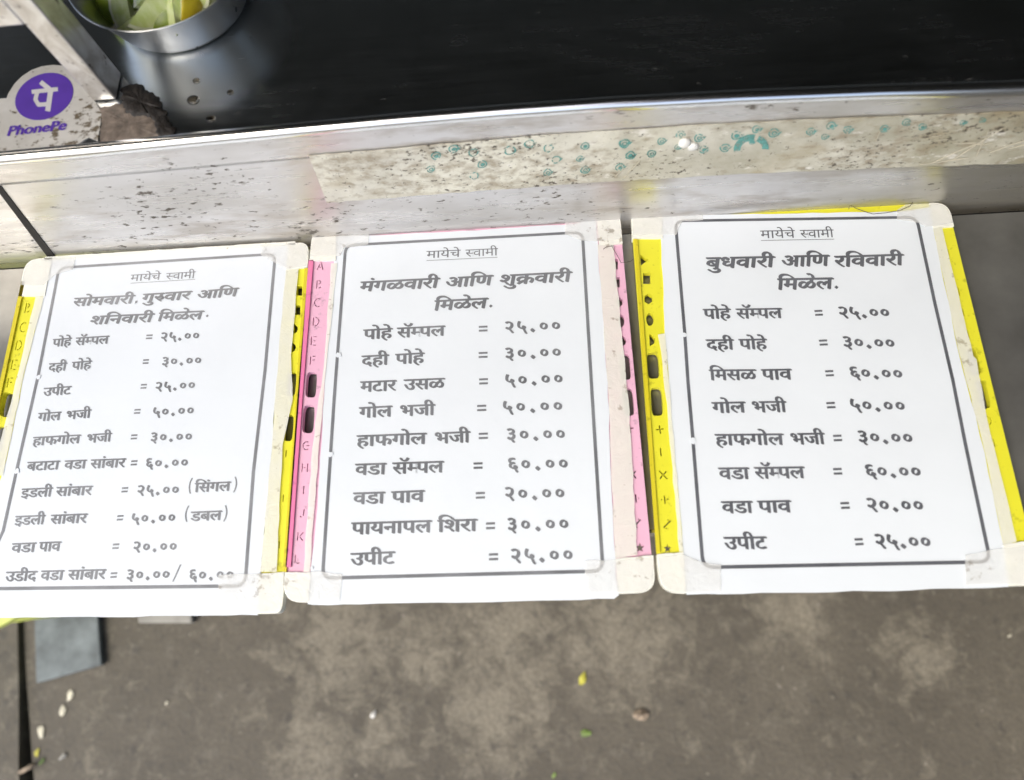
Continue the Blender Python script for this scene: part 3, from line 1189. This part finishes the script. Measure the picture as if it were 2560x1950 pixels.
def pill(px, py, w, h, ang, z=ZB):
    """rounded slot in pixels -> points on the board"""
    out = []
    for k in range(20):
        th = 2 * math.pi * k / 20
        x = math.copysign(abs(math.cos(th)) ** 0.55, math.cos(th)) * w / 2
        y = math.copysign(abs(math.sin(th)) ** 0.42, math.sin(th)) * h / 2
        out.append(at(px + x * math.cos(ang) - y * math.sin(ang), py + x * math.sin(ang) + y * math.cos(ang), z))
    return out


LET = {  # stencil letters, strokes in a -1..1 box (y down)
    'A': [(-.75, 1, -.15, -.4), (.75, 1, .1, -.9), (-.3, .35, .3, .35)],
    'B': [(-.5, -1, -.5, 1), (-.1, -1, .5, -.6), (.5, -.5, 0, -.05), (.1, .9, .6, .6)],
    'C': [(.6, -.8, .1, -1), (-.1, -1, -.7, -.4), (-.8, -.3, -.7, .5), (-.6, .6, -.1, 1), (.2, 1, .6, .8)],
    'D': [(-.7, -1, -.7, 1), (-.2, -1, .4, -.8), (.5, -.7, .8, 0), (.75, .1, .4, .8), (.3, .9, -.2, 1)],
    'E': [(-.7, -1, -.7, 1), (-.1, -1, .6, -1), (-.1, 0, .4, 0), (-.1, 1, .6, 1)],
    'F': [(-.6, -1, -.6, 1), (-.1, -1, .6, -1), (-.1, -.1, .5, -.1)],
    'G': [(.6, -.8, 0, -1), (-.1, -1, -.7, -.4), (-.8, -.3, -.7, .5), (-.6, .6, 0, 1), (.1, 1, .7, .8), (.1, 0, .9, 0)],
    'H': [(-.7, -1, -.7, 1), (.7, -1, .7, 1), (-.2, 0, .2, 0)],
    'I': [(0, -1, 0, 1)],
    'J': [(.4, -1, .3, .6), (-.6, .6, -.2, 1)],
    'K': [(-.7, -1, -.7, 1), (.7, -1, -.1, -.1), (-.1, .1, .7, 1)],
    'L': [(-.5, -1, -.5, 1), (-.1, 1, .7, 1)],
    '+': [(-.9, .1, .9, -.1), (-.05, -.9, -.05, -.15), (0, .2, 0, 1)],
    '-': [(0, -.9, 0, .9)],
    'x': [(-.8, -.9, -.05, -.05), (.05, .05, .8, .9), (.8, -.8, .15, -.1), (-.15, .1, -.8, .9)],
    'd': [(0, -.9, 0, .9), (-.8, .05, -.55, .05), (.55, -.05, .8, -.05)],
    '%': [(-.9, .8, .9, -.8), (.2, -.9, .45, -.75), (-.45, .9, -.2, 1.0)],
    's': [(-.1, -.9, .1, -.9), (-.8, -.2, .8, -.2), (-.55, .7, -.1, .1), (.1, .1, .55, .7), (0, -.8, 0, -.3)],
    't': [(-.5, -.9, -.5, .9)],
}


def stencil_holes(ch, px, py, w, h, sk, sw=3.2):
    """each stroke of a stencil letter as a small hole; sk = lean of the strip"""
    out = []
    for (x0, y0, x1, y1) in LET[ch]:
        p = Vector((px + x0 * w / 2 + y0 * h / 2 * sk, py + y0 * h / 2))
        q = Vector((px + x1 * w / 2 + y1 * h / 2 * sk, py + y1 * h / 2))
        d = q - p
        if d.length < 1e-3:
            continue
        d.normalize()
        n_ = Vector((-d.y, d.x)) * sw / 2
        out.append([at(*(p + n_)), at(*(q + n_)), at(*(q - n_)), at(*(p - n_))])
    return out


def shape_hole(kind, px, py, w, h):
    if kind == 'tri':
        pp = [(-.9, -1), (.9, 0), (-.8, 1)]
    elif kind == 'sq':
        pp = [(-.8, -1), (.8, -1), (.8, 1), (-.8, 1)]
    elif kind == 'hex':
        pp = [(math.cos(math.pi * k / 3 + .5), math.sin(math.pi * k / 3 + .5)) for k in range(6)]
    elif kind == 'oval':
        pp = [(math.cos(math.pi * k / 8) * .85, math.sin(math.pi * k / 8) * 1.2) for k in range(16)]
    elif kind == 'half':
        pp = [(-.6, -1.15), (0, -.9), (.6, -.35), (.7, .1), (.4, .7), (-.5, 1.1)]
    else:  # star
        pp = [((1 if k % 2 == 0 else .45) * math.sin(math.pi * k / 5), -(1 if k % 2 == 0 else .45) * math.cos(math.pi * k / 5)) for k in range(10)]
    return [at(px + x * w * .6, py + y * h * .6) for x, y in pp]


def build_board(name, label, quad, radii, body, deep, holes, ridge, paper, border, wraps, tapes, side_tapes, title, heads, rows, hts, ink, inkh, flecks=()):
    C = at(*[sum(c) / 4 for c in zip(*quad)])
    root = thing(name, label, 'menu board', (C.x, C.y, ZB - 0.005), 'menu boards in a row on the shelf')
    Q = [at(*p) for p in quad]
    outer = round_poly(Q, radii, 7)
    plate('board_panel', [outer] + holes, ZB - 0.0055, ZB, body, root)
    for (pts, w, mat) in ridge:                      # raised ridge along the long sides
        bm = bmesh.new()
        P = [at(*p) for p in pts]
        for i in range(len(P) - 1):
            d = (P[i + 1] - P[i]).normalized()
            n_ = Vector((-d.y, d.x, 0)) * w / 2
            prism(bm, [P[i] + n_, P[i + 1] + n_, P[i + 1] - n_, P[i] - n_], Vector((0, 0, 0.0016)))
        bm_obj('edge_ridge', bm, mat, root)
    pp = rough_poly([at(*p) for p in paper], 0.012, 0.0005, hash(name) % 50 + len(rows))
    pap = plate('paper', [pp], ZB + 0.0001, ZP, M['paper'], root)
    # printed frame with rounded corners
    BQ = [at(*p) for p in border]
    nB = len(BQ)
    cen = sum((Vector((p.x, p.y)) for p in BQ), Vector((0, 0))) / nB
    path = []
    for i in range(nB):
        p, a, b = Vector(BQ[i][:2]), Vector(BQ[i - 1][:2]), Vector(BQ[(i + 1) % nB][:2])
        da, db = (a - p), (b - p)
        if abs(da.normalized().dot(db.normalized())) > 0.8:
            path.append(p)
        else:
            for k in range(7):
                t = k / 6
                s, e = p + da.normalized() * 0.008, p + db.normalized() * 0.008
                path.append(s * (1 - t) ** 2 + p * 2 * t * (1 - t) + e * t * t)
    bm = bmesh.new()
    ins, outs = [], []
    hw = 0.0013
    for i in range(len(path)):
        d = (path[(i + 1) % len(path)] - path[i - 1]).normalized()
        n_ = Vector((-d.y, d.x))
        ins.append(bm.verts.new((*(path[i] + n_ * hw), ZT)))
        outs.append(bm.verts.new((*(path[i] - n_ * hw), ZT)))
    for i in range(len(path)):
        j = (i + 1) % len(path)
        bm.faces.new((ins[i], ins[j], outs[j], outs[i]))
    text_obj('printed_frame', bm, ink, pap)

    def H(v):
        (px, py, dy) = v
        return (at(px, py) - at(px, py + dy)).length

    ht, hh, hi = [H(v) for v in hts]

    def put(bm, cr, spec, h, strokes, shear=0.0):
        for (wd, x0, y0, x1, y1) in spec:
            a, b = at(*c2p(cr, x0, y0), ZT), at(*c2p(cr, x1, y1), ZT)
            if wd == '=':
                for yy in (0.33, 0.72):
                    off = Vector((0, -h * yy + h * .05, 0))
                    flat_quad(bm, [a + off, b + off, b + off - Vector((0, h * .19, 0)), a + off - Vector((0, h * .19, 0))], ZT)
            elif wd == '.':
                r = h * .17
                c = a
                flat_quad(bm, [c + Vector((r, 0, 0)), c + Vector((0, r, 0)), c + Vector((-r, 0, 0)), c + Vector((0, -r, 0))], ZT)
            elif wd == ',':
                r = h * .12
                flat_quad(bm, [a + Vector((r, r, 0)), a + Vector((-r, r, 0)), a + Vector((-r * 1.4, -r * 2, 0)), a + Vector((r * .8, -r, 0))], ZT)
            elif wd == '_':
                d = Vector((0, h * .035, 0))
                flat_quad(bm, [a + d, b + d, b - d, a - d], ZT)
            elif wd in ('(', ')', '/'):
                s = -1 if wd == '(' else 1
                pts = []
                for k in range(7):
                    t = k / 6
                    bow = (4 * t * (1 - t)) * h * .22 * s if wd != '/' else (0.5 - t) * h * .6
                    pts.append(a + Vector((bow, h * .42 - t * h * 1.75, 0)))
                for k in range(6):
                    w = Vector((h * .075, 0, 0))
                    flat_quad(bm, [pts[k] + w, pts[k + 1] + w, pts[k + 1] - w, pts[k] - w], ZT)
            else:
                num = wd[0] in '०१२३४५६७८९'
                write(bm, wd, a, b, h * (1.14 if num else 1.0), ZT, strokes, shear, num)

    def pieces(cr, spec, h, strokes, names, mat, shear=0.0):
        for sp in spec:
            bm = bmesh.new()
            put(bm, cr, [sp], h, strokes, shear)
            w = sp[0]
            nm = 'equals_sign' if w == '=' else 'underline' if w == '_' else 'punctuation' if w in '.,()/' else names[1] if w[0] in '०१२३४५६७८९' else names[0]
            text_obj(nm, bm, mat, pap)

    pieces(title[0], title[1], ht, nib(0.006, -.6, 2), ('title_word', 'title_word'), inkh)
    for cr, spec in heads:
        pieces(cr, spec, hh * 1.08, nib(0.070, -.8, 6), ('heading_word', 'heading_word'), inkh, 0.14)
    for cr, spec in rows:
        pieces(cr, spec, hi, nib(0.072, -.55, 5), ('dish_name', 'price'), ink)
    for (px, py, r) in flecks:
        g = random.Random(int(px))
        c = at(px, py, ZT)
        P = [Vector((c.x + r * g.uniform(.7, 1.2) * math.cos(2 * math.pi * k / 9), c.y + r * g.uniform(.7, 1.2) * math.sin(2 * math.pi * k / 9))) for k in range(9)]
        plate('paper_fleck', [P], ZT + 0.0001, ZT + 0.0005, M['paper'], root)
    for k, (t, ci) in enumerate(wraps):
        q = [at(*p) for p in t]
        P = rough_poly(round_poly(q, [radii[ci] if i == ci else 0.0006 for i in range(len(q))], 6), 0.006, 0.0003, 51 + k + len(rows))
        cc = sum((Vector((p.x, p.y)) for p in P), Vector((0, 0))) / len(P)
        P = [cc + (Vector((p.x, p.y)) - cc) * 1.035 for p in P]
        plate('corner_tape', [P], ZB - 0.0058, ZT + 0.0005, M['tape'], root)
    for k, (t, ci, rr) in enumerate(tapes):
        q = [at(*p) for p in t]
        P = rough_poly(round_poly(q, [rr if i == ci else 0.0006 for i in range(len(q))], 6), 0.006, 0.0004, 11 + k + len(rows))
        plate('clear_tape', [P], ZT + 0.0007, ZT + 0.0007, M['clear_tape'], root)
    for k, t in enumerate(side_tapes):
        P = rough_poly([at(*p) for p in t], 0.010, 0.0005, 31 + k + len(rows))
        plate('side_tape', [P], ZT + 0.0003, ZT + 0.0003, M['side_tape'], root)
    return root


def row(cr, words, eq, price, extra=()):
    """words: list of (word, x0, y0, x1, y1); eq: (x0, x1, y); price: (digits, x0, y0, x1, y1)"""
    s = list(words)
    s.append(('=', eq[0], eq[2], eq[1], eq[2] - 2))
    s.append(price)
    s += list(extra)
    return cr, s


# ---- left board (yellow)
q1 = [(69, 650), (774, 607), (705, 1531), (-119, 1542)]
h1 = []
for ch, px, py in (('B', 69, 770), ('C', 58, 818), ('D', 47, 863), ('E', 36, 912), ('F', 25, 957), ('G', -5, 1160)):
    h1 += stencil_holes(ch, px, py, 18, 24, -.2, 2.4)
h1 += [pill(16, 1012, 30, 62, .2), pill(-4, 1098, 30, 64, .2)]
for px, py, k in ((748, 727, 'sq'), (743, 775, 'sq'), (738, 822, 'half'), (733, 868, 'half')):
    h1.append(shape_hole(k, px, py, 16, 20))
h1 += [pill(728, 960, 24, 60, .08), pill(721, 1070, 24, 66, .08)]
for ch, px, py in (('t', 712, 1245), ('t', 702, 1362), ('t', 719, 1134)):
    h1 += stencil_holes(ch, px, py, 16, 20, -.08, 2.6)
build_board('menu_board', 'leftmost white menu board with yellow sides and ten lines of grey writing', q1, [.012, .010, .006, .012], M['yellow'], M['yellow_deep'], h1,
    [([(61, 705), (0, 990), (-80, 1360)], .0035, M['yellow_deep']), ([(767, 672), (742, 1040), (713, 1430)], .003, M['yellow_deep'])],
    [(132, 648), (724, 610), (700, 850), (680, 1130), (652, 1440), (645, 1538), (-112, 1547), (-40, 1330), (18, 1150), (66, 920), (112, 735)],
    [c2p('A1', 412, 196), c2p('A1', 1900, 100), c2p('A1', 1830, 900), c2p('A1', 1750, 1600), c2p('B1', 1213, 722), (0, 1472), (-56, 1473), c2p('B1', 20, 450), c2p('A1', 120, 1590), c2p('A1', 270, 930)],
    [([(69, 652), (132, 648), (114, 741), (50, 741)], 0), ([(722, 612), (773, 608), (769, 670), (718, 676)], 1), ([(125, 653), (730, 615), (729, 606), (125, 644)], 9), ([(652, 1436), (713, 1432), (705, 1532), (646, 1533)], 2)],
    [([(70, 653), (192, 645), (186, 676), (140, 690), (112, 715), (56, 715)], 0, .011), ([(652, 616), (772, 609), (769, 668), (720, 676), (654, 640)], 1, .009), ([(548, 1438), (712, 1432), (705, 1531), (552, 1533)], 2, .005)],
    [[(716, 676), (748, 672), (729, 890), (733, 1000), (708, 1112), (693, 1430), (652, 1430), (682, 1106), (698, 876)], [(112, 745), (92, 742), (30, 1010), (-20, 1190), (10, 1190), (66, 920)]],
    ('A1', [('मायेचे', 903, 240, 1110, 228), ('Sवामी', 1148, 229, 1348, 217), ('_', 900, 298, 1345, 271)]),
    [('A1', [('सोमवारी', 512, 402, 925, 380), (',', 940, 425, 940, 425), ('गुरUवार', 985, 374, 1318, 352), ('आिण', 1363, 352, 1640, 330)]),
     ('A1', [('शिनवारी', 628, 527, 1058, 507), ('िमळेल', 1095, 503, 1400, 488), ('.', 1428, 523, 1428, 523)])],
    [row('A1', [('पोहे', 368, 685, 494, 674), ('सॅMपल', 526, 674, 752, 660)], (1012, 1055, 638), ('२५.००', 1108, 640, 1384, 628)),
     row('A1', [('दही', 342, 852, 462, 845), ('पोहे', 500, 842, 632, 832)], (990, 1030, 808), ('३०.००', 1116, 810, 1398, 798)),
     row('A1', [('उपीट', 305, 1022, 492, 1007)], (975, 1015, 978), ('२५.००', 1070, 983, 1354, 968)),
     row('A1', [('गोल', 268, 1194, 422, 1184), ('भजी', 460, 1182, 628, 1168)], (930, 972, 1150), ('५०.००', 1053, 1156, 1346, 1142)),
     row('A1', [('हाफगोल', 232, 1360, 556, 1342), ('भजी', 602, 1342, 770, 1330)], (908, 950, 1325), ('३०.००', 1038, 1330, 1334, 1322)),
     row('A1', [('बटाटा', 193, 1532, 412, 1522), ('वडा', 450, 1522, 597, 1515), ('सांबार', 630, 1515, 867, 1506)], (908, 950, 1503), ('६०.००', 1003, 1508, 1306, 1500)),
     row('B1', [('इडली', 110, 242, 260, 235), ('सांबार', 282, 234, 457, 227)], (605, 635, 222), ('२५.००', 678, 226, 892, 221), [('(', 948, 206, 948, 206), ('िसंगल', 965, 214, 1140, 206), (')', 1160, 200, 1160, 200)]),
     row('B1', [('इडली', 78, 377, 224, 371), ('सांबार', 254, 371, 432, 364)], (582, 612, 360), ('५०.००', 650, 364, 874, 358), [('(', 930, 344, 930, 344), ('डबल', 946, 356, 1096, 349), (')', 1112, 342, 1112, 342)]),
     row('B1', [('वडा', 62, 512, 178, 507), ('पाव', 197, 506, 302, 502)], (560, 592, 500), ('२०.००', 658, 504, 881, 500)),
     row('B1', [('उडीद', 32, 653, 184, 648), ('वडा', 206, 647, 317, 644), ('सांबार', 341, 644, 524, 639)], (550, 582, 642), ('३०.००', 625, 642, 846, 638), [('/', 876, 636, 876, 636), ('६०.००', 933, 642, 1162, 640)])],
    [(380, 685, 16), (380, 745, 18.5), (100, 1030, 20.0)], M['ink_glare'], M['ink_glare'], [(97, 943, .0022), (43, 1178, .0024)])

# ---- middle board (pink)
q2 = [(783, 583), (1548, 533), (1637, 1478), (711, 1505)]
h2 = []
for ch, px, py in (('A', 801, 664), ('B', 797, 711), ('C', 794, 756), ('D', 790, 804), ('E', 785, 852), ('F', 782, 901), ('G', 765, 1114), ('H', 762, 1169), ('I', 759, 1225), ('J', 756, 1283), ('K', 751, 1341), ('L', 743, 1397)):
    h2 += stencil_holes(ch, px, py, 19, 21, -.08, 2.4)
h2 += [pill(778, 962, 27, 64, .07), pill(771, 1048, 29, 70, .07)]
for px, py, k in ((1537, 660, 'sq'), (1542, 705, 'sq'), (1548, 755, 'hex'), (1553, 802, 'oval'), (1559, 852, 'half')):
    h2.append(shape_hole(k, px, py, 16, 22))
h2 += [pill(1563, 917, 26, 66, -.09), pill(1571, 1005, 26, 70, -.09)]
for ch, px, py in (('+', 1575, 1071), ('-', 1576, 1128), ('x', 1582, 1186), ('d', 1590, 1246), ('%', 1594, 1307)):
    h2 += stencil_holes(ch, px, py, 20, 23, .09, 3.4)
h2.append(shape_hole('star', 1600, 1369, 20, 22))
build_board('menu_board', 'middle white menu board with pink stencil sides lettered A to K', q2, [.010, .010, .012, .014], M['pink'], M['pink_deep'], h2,
    [([(779, 652), (751, 1000), (722, 1418)], .0042, M['pink_deep'])],
    [(841, 590), (925, 590), (1120, 581), (1440, 561), (1490, 548), (1506, 780), (1519, 955), (1539, 1440), (1547, 1488), (1535, 1497), (1330, 1502), (1140, 1507), (1000, 1508), (900, 1511), (780, 1512), (770, 1510), (776, 1440), (795, 1267), (812, 955)],
    [c2p('A2', 425, 218), c2p('A2', 1783, 143), c2p('A2', 1840, 1100), (1507, 1428), (807, 1446), c2p('B2', 345, 100)],
    [([(783, 584), (842, 580), (840, 652), (776, 653)], 0), ([(1492, 538), (1548, 534), (1555, 610), (1498, 614)], 1), ([(1540, 1398), (1631, 1390), (1637, 1479), (1548, 1483)], 2), ([(713, 1432), (776, 1432), (772, 1504), (711, 1506)], 3)],
    [([(783, 585), (925, 582), (922, 614), (862, 622), (852, 642), (776, 643)], 0, .010), ([(1412, 546), (1547, 535), (1553, 600), (1490, 606), (1452, 604), (1412, 588)], 1, .010), ([(1462, 1402), (1630, 1396), (1636, 1479), (1466, 1484)], 2, .012), ([(713, 1440), (800, 1428), (858, 1436), (850, 1506), (712, 1505)], 4, .013)],
    [[(1494, 614), (1533, 611), (1554, 834), (1571, 1000), (1593, 1388), (1538, 1396), (1519, 960), (1506, 780)], [(829, 660), (845, 660), (812, 960), (785, 1300), (776, 1430), (760, 1430), (782, 1122), (812, 905)]],
    ('A2', [('मायेचे', 888, 248, 1082, 240), ('Sवामी', 1112, 240, 1297, 231), ('_', 888, 302, 1295, 283)]),
    [('A2', [('मंगळवारी', 508, 425, 957, 402), ('आिण', 998, 402, 1264, 386), ('शुकRवारी', 1308, 387, 1716, 366)]),
     ('A2', [('िमळेल', 933, 533, 1235, 517), ('.', 1257, 563, 1257, 563)])],
    [row('A2', [('पोहे', 528, 700, 690, 690), ('सॅMपल', 721, 689, 992, 676)], (1188, 1238, 662), ('२५.००', 1333, 655, 1662, 643)),
     row('A2', [('दही', 518, 850, 669, 842), ('पोहे', 711, 840, 873, 831)], (1187, 1238, 812), ('३०.००', 1333, 806, 1666, 795)),
     row('A2', [('मटार', 510, 998, 713, 989), ('उसळ', 760, 987, 990, 977)], (1190, 1240, 963), ('५०.००', 1334, 958, 1676, 946)),
     row('B2', [('गोल', 483, 152, 661, 142), ('भजी', 705, 142, 897, 134)], (1131, 1181, 122), ('५०.००', 1268, 118, 1607, 110)),
     row('B2', [('हाफगोल', 470, 307, 850, 292), ('भजी', 896, 292, 1090, 283)], (1140, 1190, 275), ('३०.००', 1288, 270, 1622, 264)),
     row('B2', [('वडा', 462, 464, 629, 458), ('सॅMपल', 667, 457, 945, 447)], (1111, 1161, 438), ('६०.००', 1294, 432, 1638, 426)),
     row('B2', [('वडा', 451, 623, 621, 617), ('पाव', 661, 616, 839, 608)], (1124, 1174, 601), ('२०.००', 1278, 594, 1619, 588)),
     row('B2', [('पायनापल', 441, 788, 878, 774), ('िशरा', 915, 774, 1129, 767)], (1180, 1229, 768), ('३०.००', 1291, 764, 1641, 756)),
     row('B2', [('उपीट', 436, 957, 676, 946)], (1196, 1246, 938), ('२५.००', 1311, 934, 1664, 926))],
    [(1150, 630, 17.5), (1150, 710, 22.5), (900, 1385, 30.0)], M['ink'], M['ink'], [(847, 888, .0024), (826, 1136, .0025), (780, 1420, .0012)])

# ---- right board (yellow)
q3 = [(1577, 522), (2368, 508), (2604, 1462), (1650, 1481)]
h3 = []
for px, py, k in ((1611, 650, 'tri'), (1617, 696, 'sq'), (1621, 747, 'hex'), (1625, 798, 'oval'), (1630, 850, 'half')):
    h3.append(shape_hole(k, px, py, 19, 23))
h3 += [pill(1633, 914, 29, 66, -.06), pill(1642, 1004, 29, 72, -.06)]
for ch, px, py in (('+', 1650, 1073), ('-', 1652, 1130), ('x', 1658, 1187), ('d', 1662, 1249), ('%', 1668, 1310)):
    h3 += stencil_holes(ch, px, py, 23, 23, .1, 3.2)
h3.append(shape_hole('star', 1669, 1371, 18, 20))
for ch, px, py in (('t', 2374, 630), ('C', 2376, 680), ('t', 2401, 729), ('t', 2412, 780), ('t', 2424, 835), ('t', 2489, 1107), ('t', 2496, 1166), ('t', 2531, 1288)):
    h3 += stencil_holes(ch, px, py, 16, 22, .24, 2.4)
h3 += [pill(2434, 905, 26, 70, -.24), pill(2457, 985, 28, 76, -.24)]
h3 += stencil_holes('D', 2470, 1052, 22, 24, .1, 2.4)
build_board('menu_board', 'rightmost white menu board with yellow sides cut with shapes and plus signs', q3, [.012, .012, .010, .014], M['yellow'], M['yellow_deep'], h3,
    [([(1589, 600), (1618, 1000), (1645, 1380)], .003, M['yellow_deep'])],
    [(1650, 532), (1706, 538), (1850, 537), (2250, 530), (2322, 520), (2331, 568), (2366, 739), (2394, 879), (2414, 957), (2460, 1132), (2489, 1279), (2506, 1361), (2520, 1467), (2180, 1478), (1950, 1482), (1716, 1487), (1706, 1360), (1662, 835)],
    [c2p('A3', 320, 160), c2p('A3', 1622, 140), (2335, 757), (2380, 950), (2412, 1113), (2435, 1222), (2474, 1405), (1757, 1419), (1732, 1104), (1719, 950), (1711, 831)],
    [([(1578, 524), (1651, 522), (1656, 597), (1581, 597)], 0), ([(2322, 511), (2367, 509), (2382, 568), (2332, 572)], 1), ([(2506, 1364), (2578, 1352), (2603, 1461), (2520, 1464)], 2), ([(1642, 1388), (1707, 1382), (1714, 1482), (1650, 1481)], 3)],
    [([(1579, 525), (1706, 521), (1756, 531), (1757, 553), (1705, 556), (1690, 590), (1582, 590)], 0, .012), ([(2240, 528), (2262, 514), (2366, 510), (2380, 560), (2312, 570), (2296, 560), (2240, 552)], 2, .012), ([(2410, 1388), (2470, 1376), (2582, 1360), (2601, 1460), (2410, 1464)], 3, .010), ([(1646, 1394), (1710, 1388), (1750, 1405), (1802, 1412), (1800, 1482), (1651, 1481)], 5, .013)],
    [[(2331, 572), (2354, 573), (2431, 892), (2439, 900), (2460, 1021), (2499, 1186), (2539, 1354), (2506, 1366), (2489, 1279), (2460, 1132), (2414, 957), (2394, 879), (2366, 739)], [(1644, 838), (1662, 835), (1706, 1360), (1708, 1380), (1698, 1380), (1669, 1041), (1652, 880)]],
    ('A3', [('मायेचे', 779, 209, 965, 206), ('Sवामी', 994, 206, 1174, 203), ('_', 785, 262, 1180, 255)]),
    [('A3', [('बुधवारी', 485, 356, 851, 348), ('आिण', 892, 347, 1146, 341), ('रिववारी', 1178, 348, 1546, 336)]),
     ('A3', [('िमळेल', 870, 470, 1167, 464), ('.', 1192, 515, 1192, 515)])],
    [row('A3', [('पोहे', 472, 634, 616, 631), ('सॅMपल', 650, 632, 893, 628)], (1070, 1112, 624), ('२५.००', 1195, 622, 1480, 622)),
     row('A3', [('दही', 488, 799, 633, 797), ('पोहे', 665, 797, 811, 794)], (1094, 1138, 784), ('३०.००', 1218, 782, 1509, 787)),
     row('A3', [('िमसळ', 505, 962, 754, 960), ('पाव', 786, 960, 945, 957)], (1127, 1171, 949), ('६०.००', 1253, 946, 1551, 952)),
     row('B3', [('गोल', 485, 124, 665, 120), ('भजी', 702, 120, 890, 117)], (1112, 1159, 106), ('५०.००', 1238, 105, 1551, 110)),
     row('B3', [('हाफगोल', 503, 300, 875, 296), ('भजी', 914, 296, 1101, 292)], (1149, 1195, 286), ('३०.००', 1280, 281, 1593, 286)),
     row('B3', [('वडा', 522, 485, 686, 483), ('सॅMपल', 719, 482, 990, 478)], (1149, 1196, 469), ('६०.००', 1318, 468, 1638, 470)),
     row('B3', [('वडा', 538, 671, 704, 668), ('पाव', 737, 668, 916, 664)], (1189, 1237, 656), ('२०.००', 1328, 653, 1651, 655)),
     row('B3', [('उपीट', 551, 868, 782, 864)], (1267, 1313, 855), ('२५.००', 1373, 852, 1692, 855))],
    [(2000, 577, 19.0), (2000, 640, 24.5), (1800, 1345, 30.0)], M['ink_dark'], M['ink_dark'], [(1710, 838, .0020), (1733, 1102, .0026)])


# threads
def thread(name, px, z, mat, label, r=0.00028):
    P = [at(x, y, z + (k % 2) * 0.0006) for k, (x, y) in enumerate(px)]
    bm = bmesh.new()
    tube(bm, P, r, 5)
    tag(bm_obj(name, bm, mat, smooth=True), label, 'thread')


thread('thread', [(1508, 623), (1516, 617), (1530, 615), (1532, 620), (1545, 642), (1553, 657), (1565, 656), (1577, 653), (1583, 648)], ZB + 0.003, M['thread'], 'dark thread trailing from the pink board across the gap to the yellow one')
thread('thread', [(2122, 523), (2124, 512), (2140, 521), (2165, 530), (2182, 535), (2215, 532), (2250, 526), (2275, 515), (2288, 497)], ZB + 0.003, M['thread'], 'long dark thread looping over the top edge of the rightmost board')
thread('thread', [(1298, 545), (1302, 556), (1310, 560), (1316, 553), (1312, 547)], ZB + 0.003, M['thread'], 'short thread curled on the top edge of the middle board')
thread('thread', [(385, 602), (395, 598), (410, 602), (414, 580), (412, 600), (420, 616)], ZB + 0.006, M['pale_thread'], 'pale fibres sticking up behind the top edge of the leftmost board')
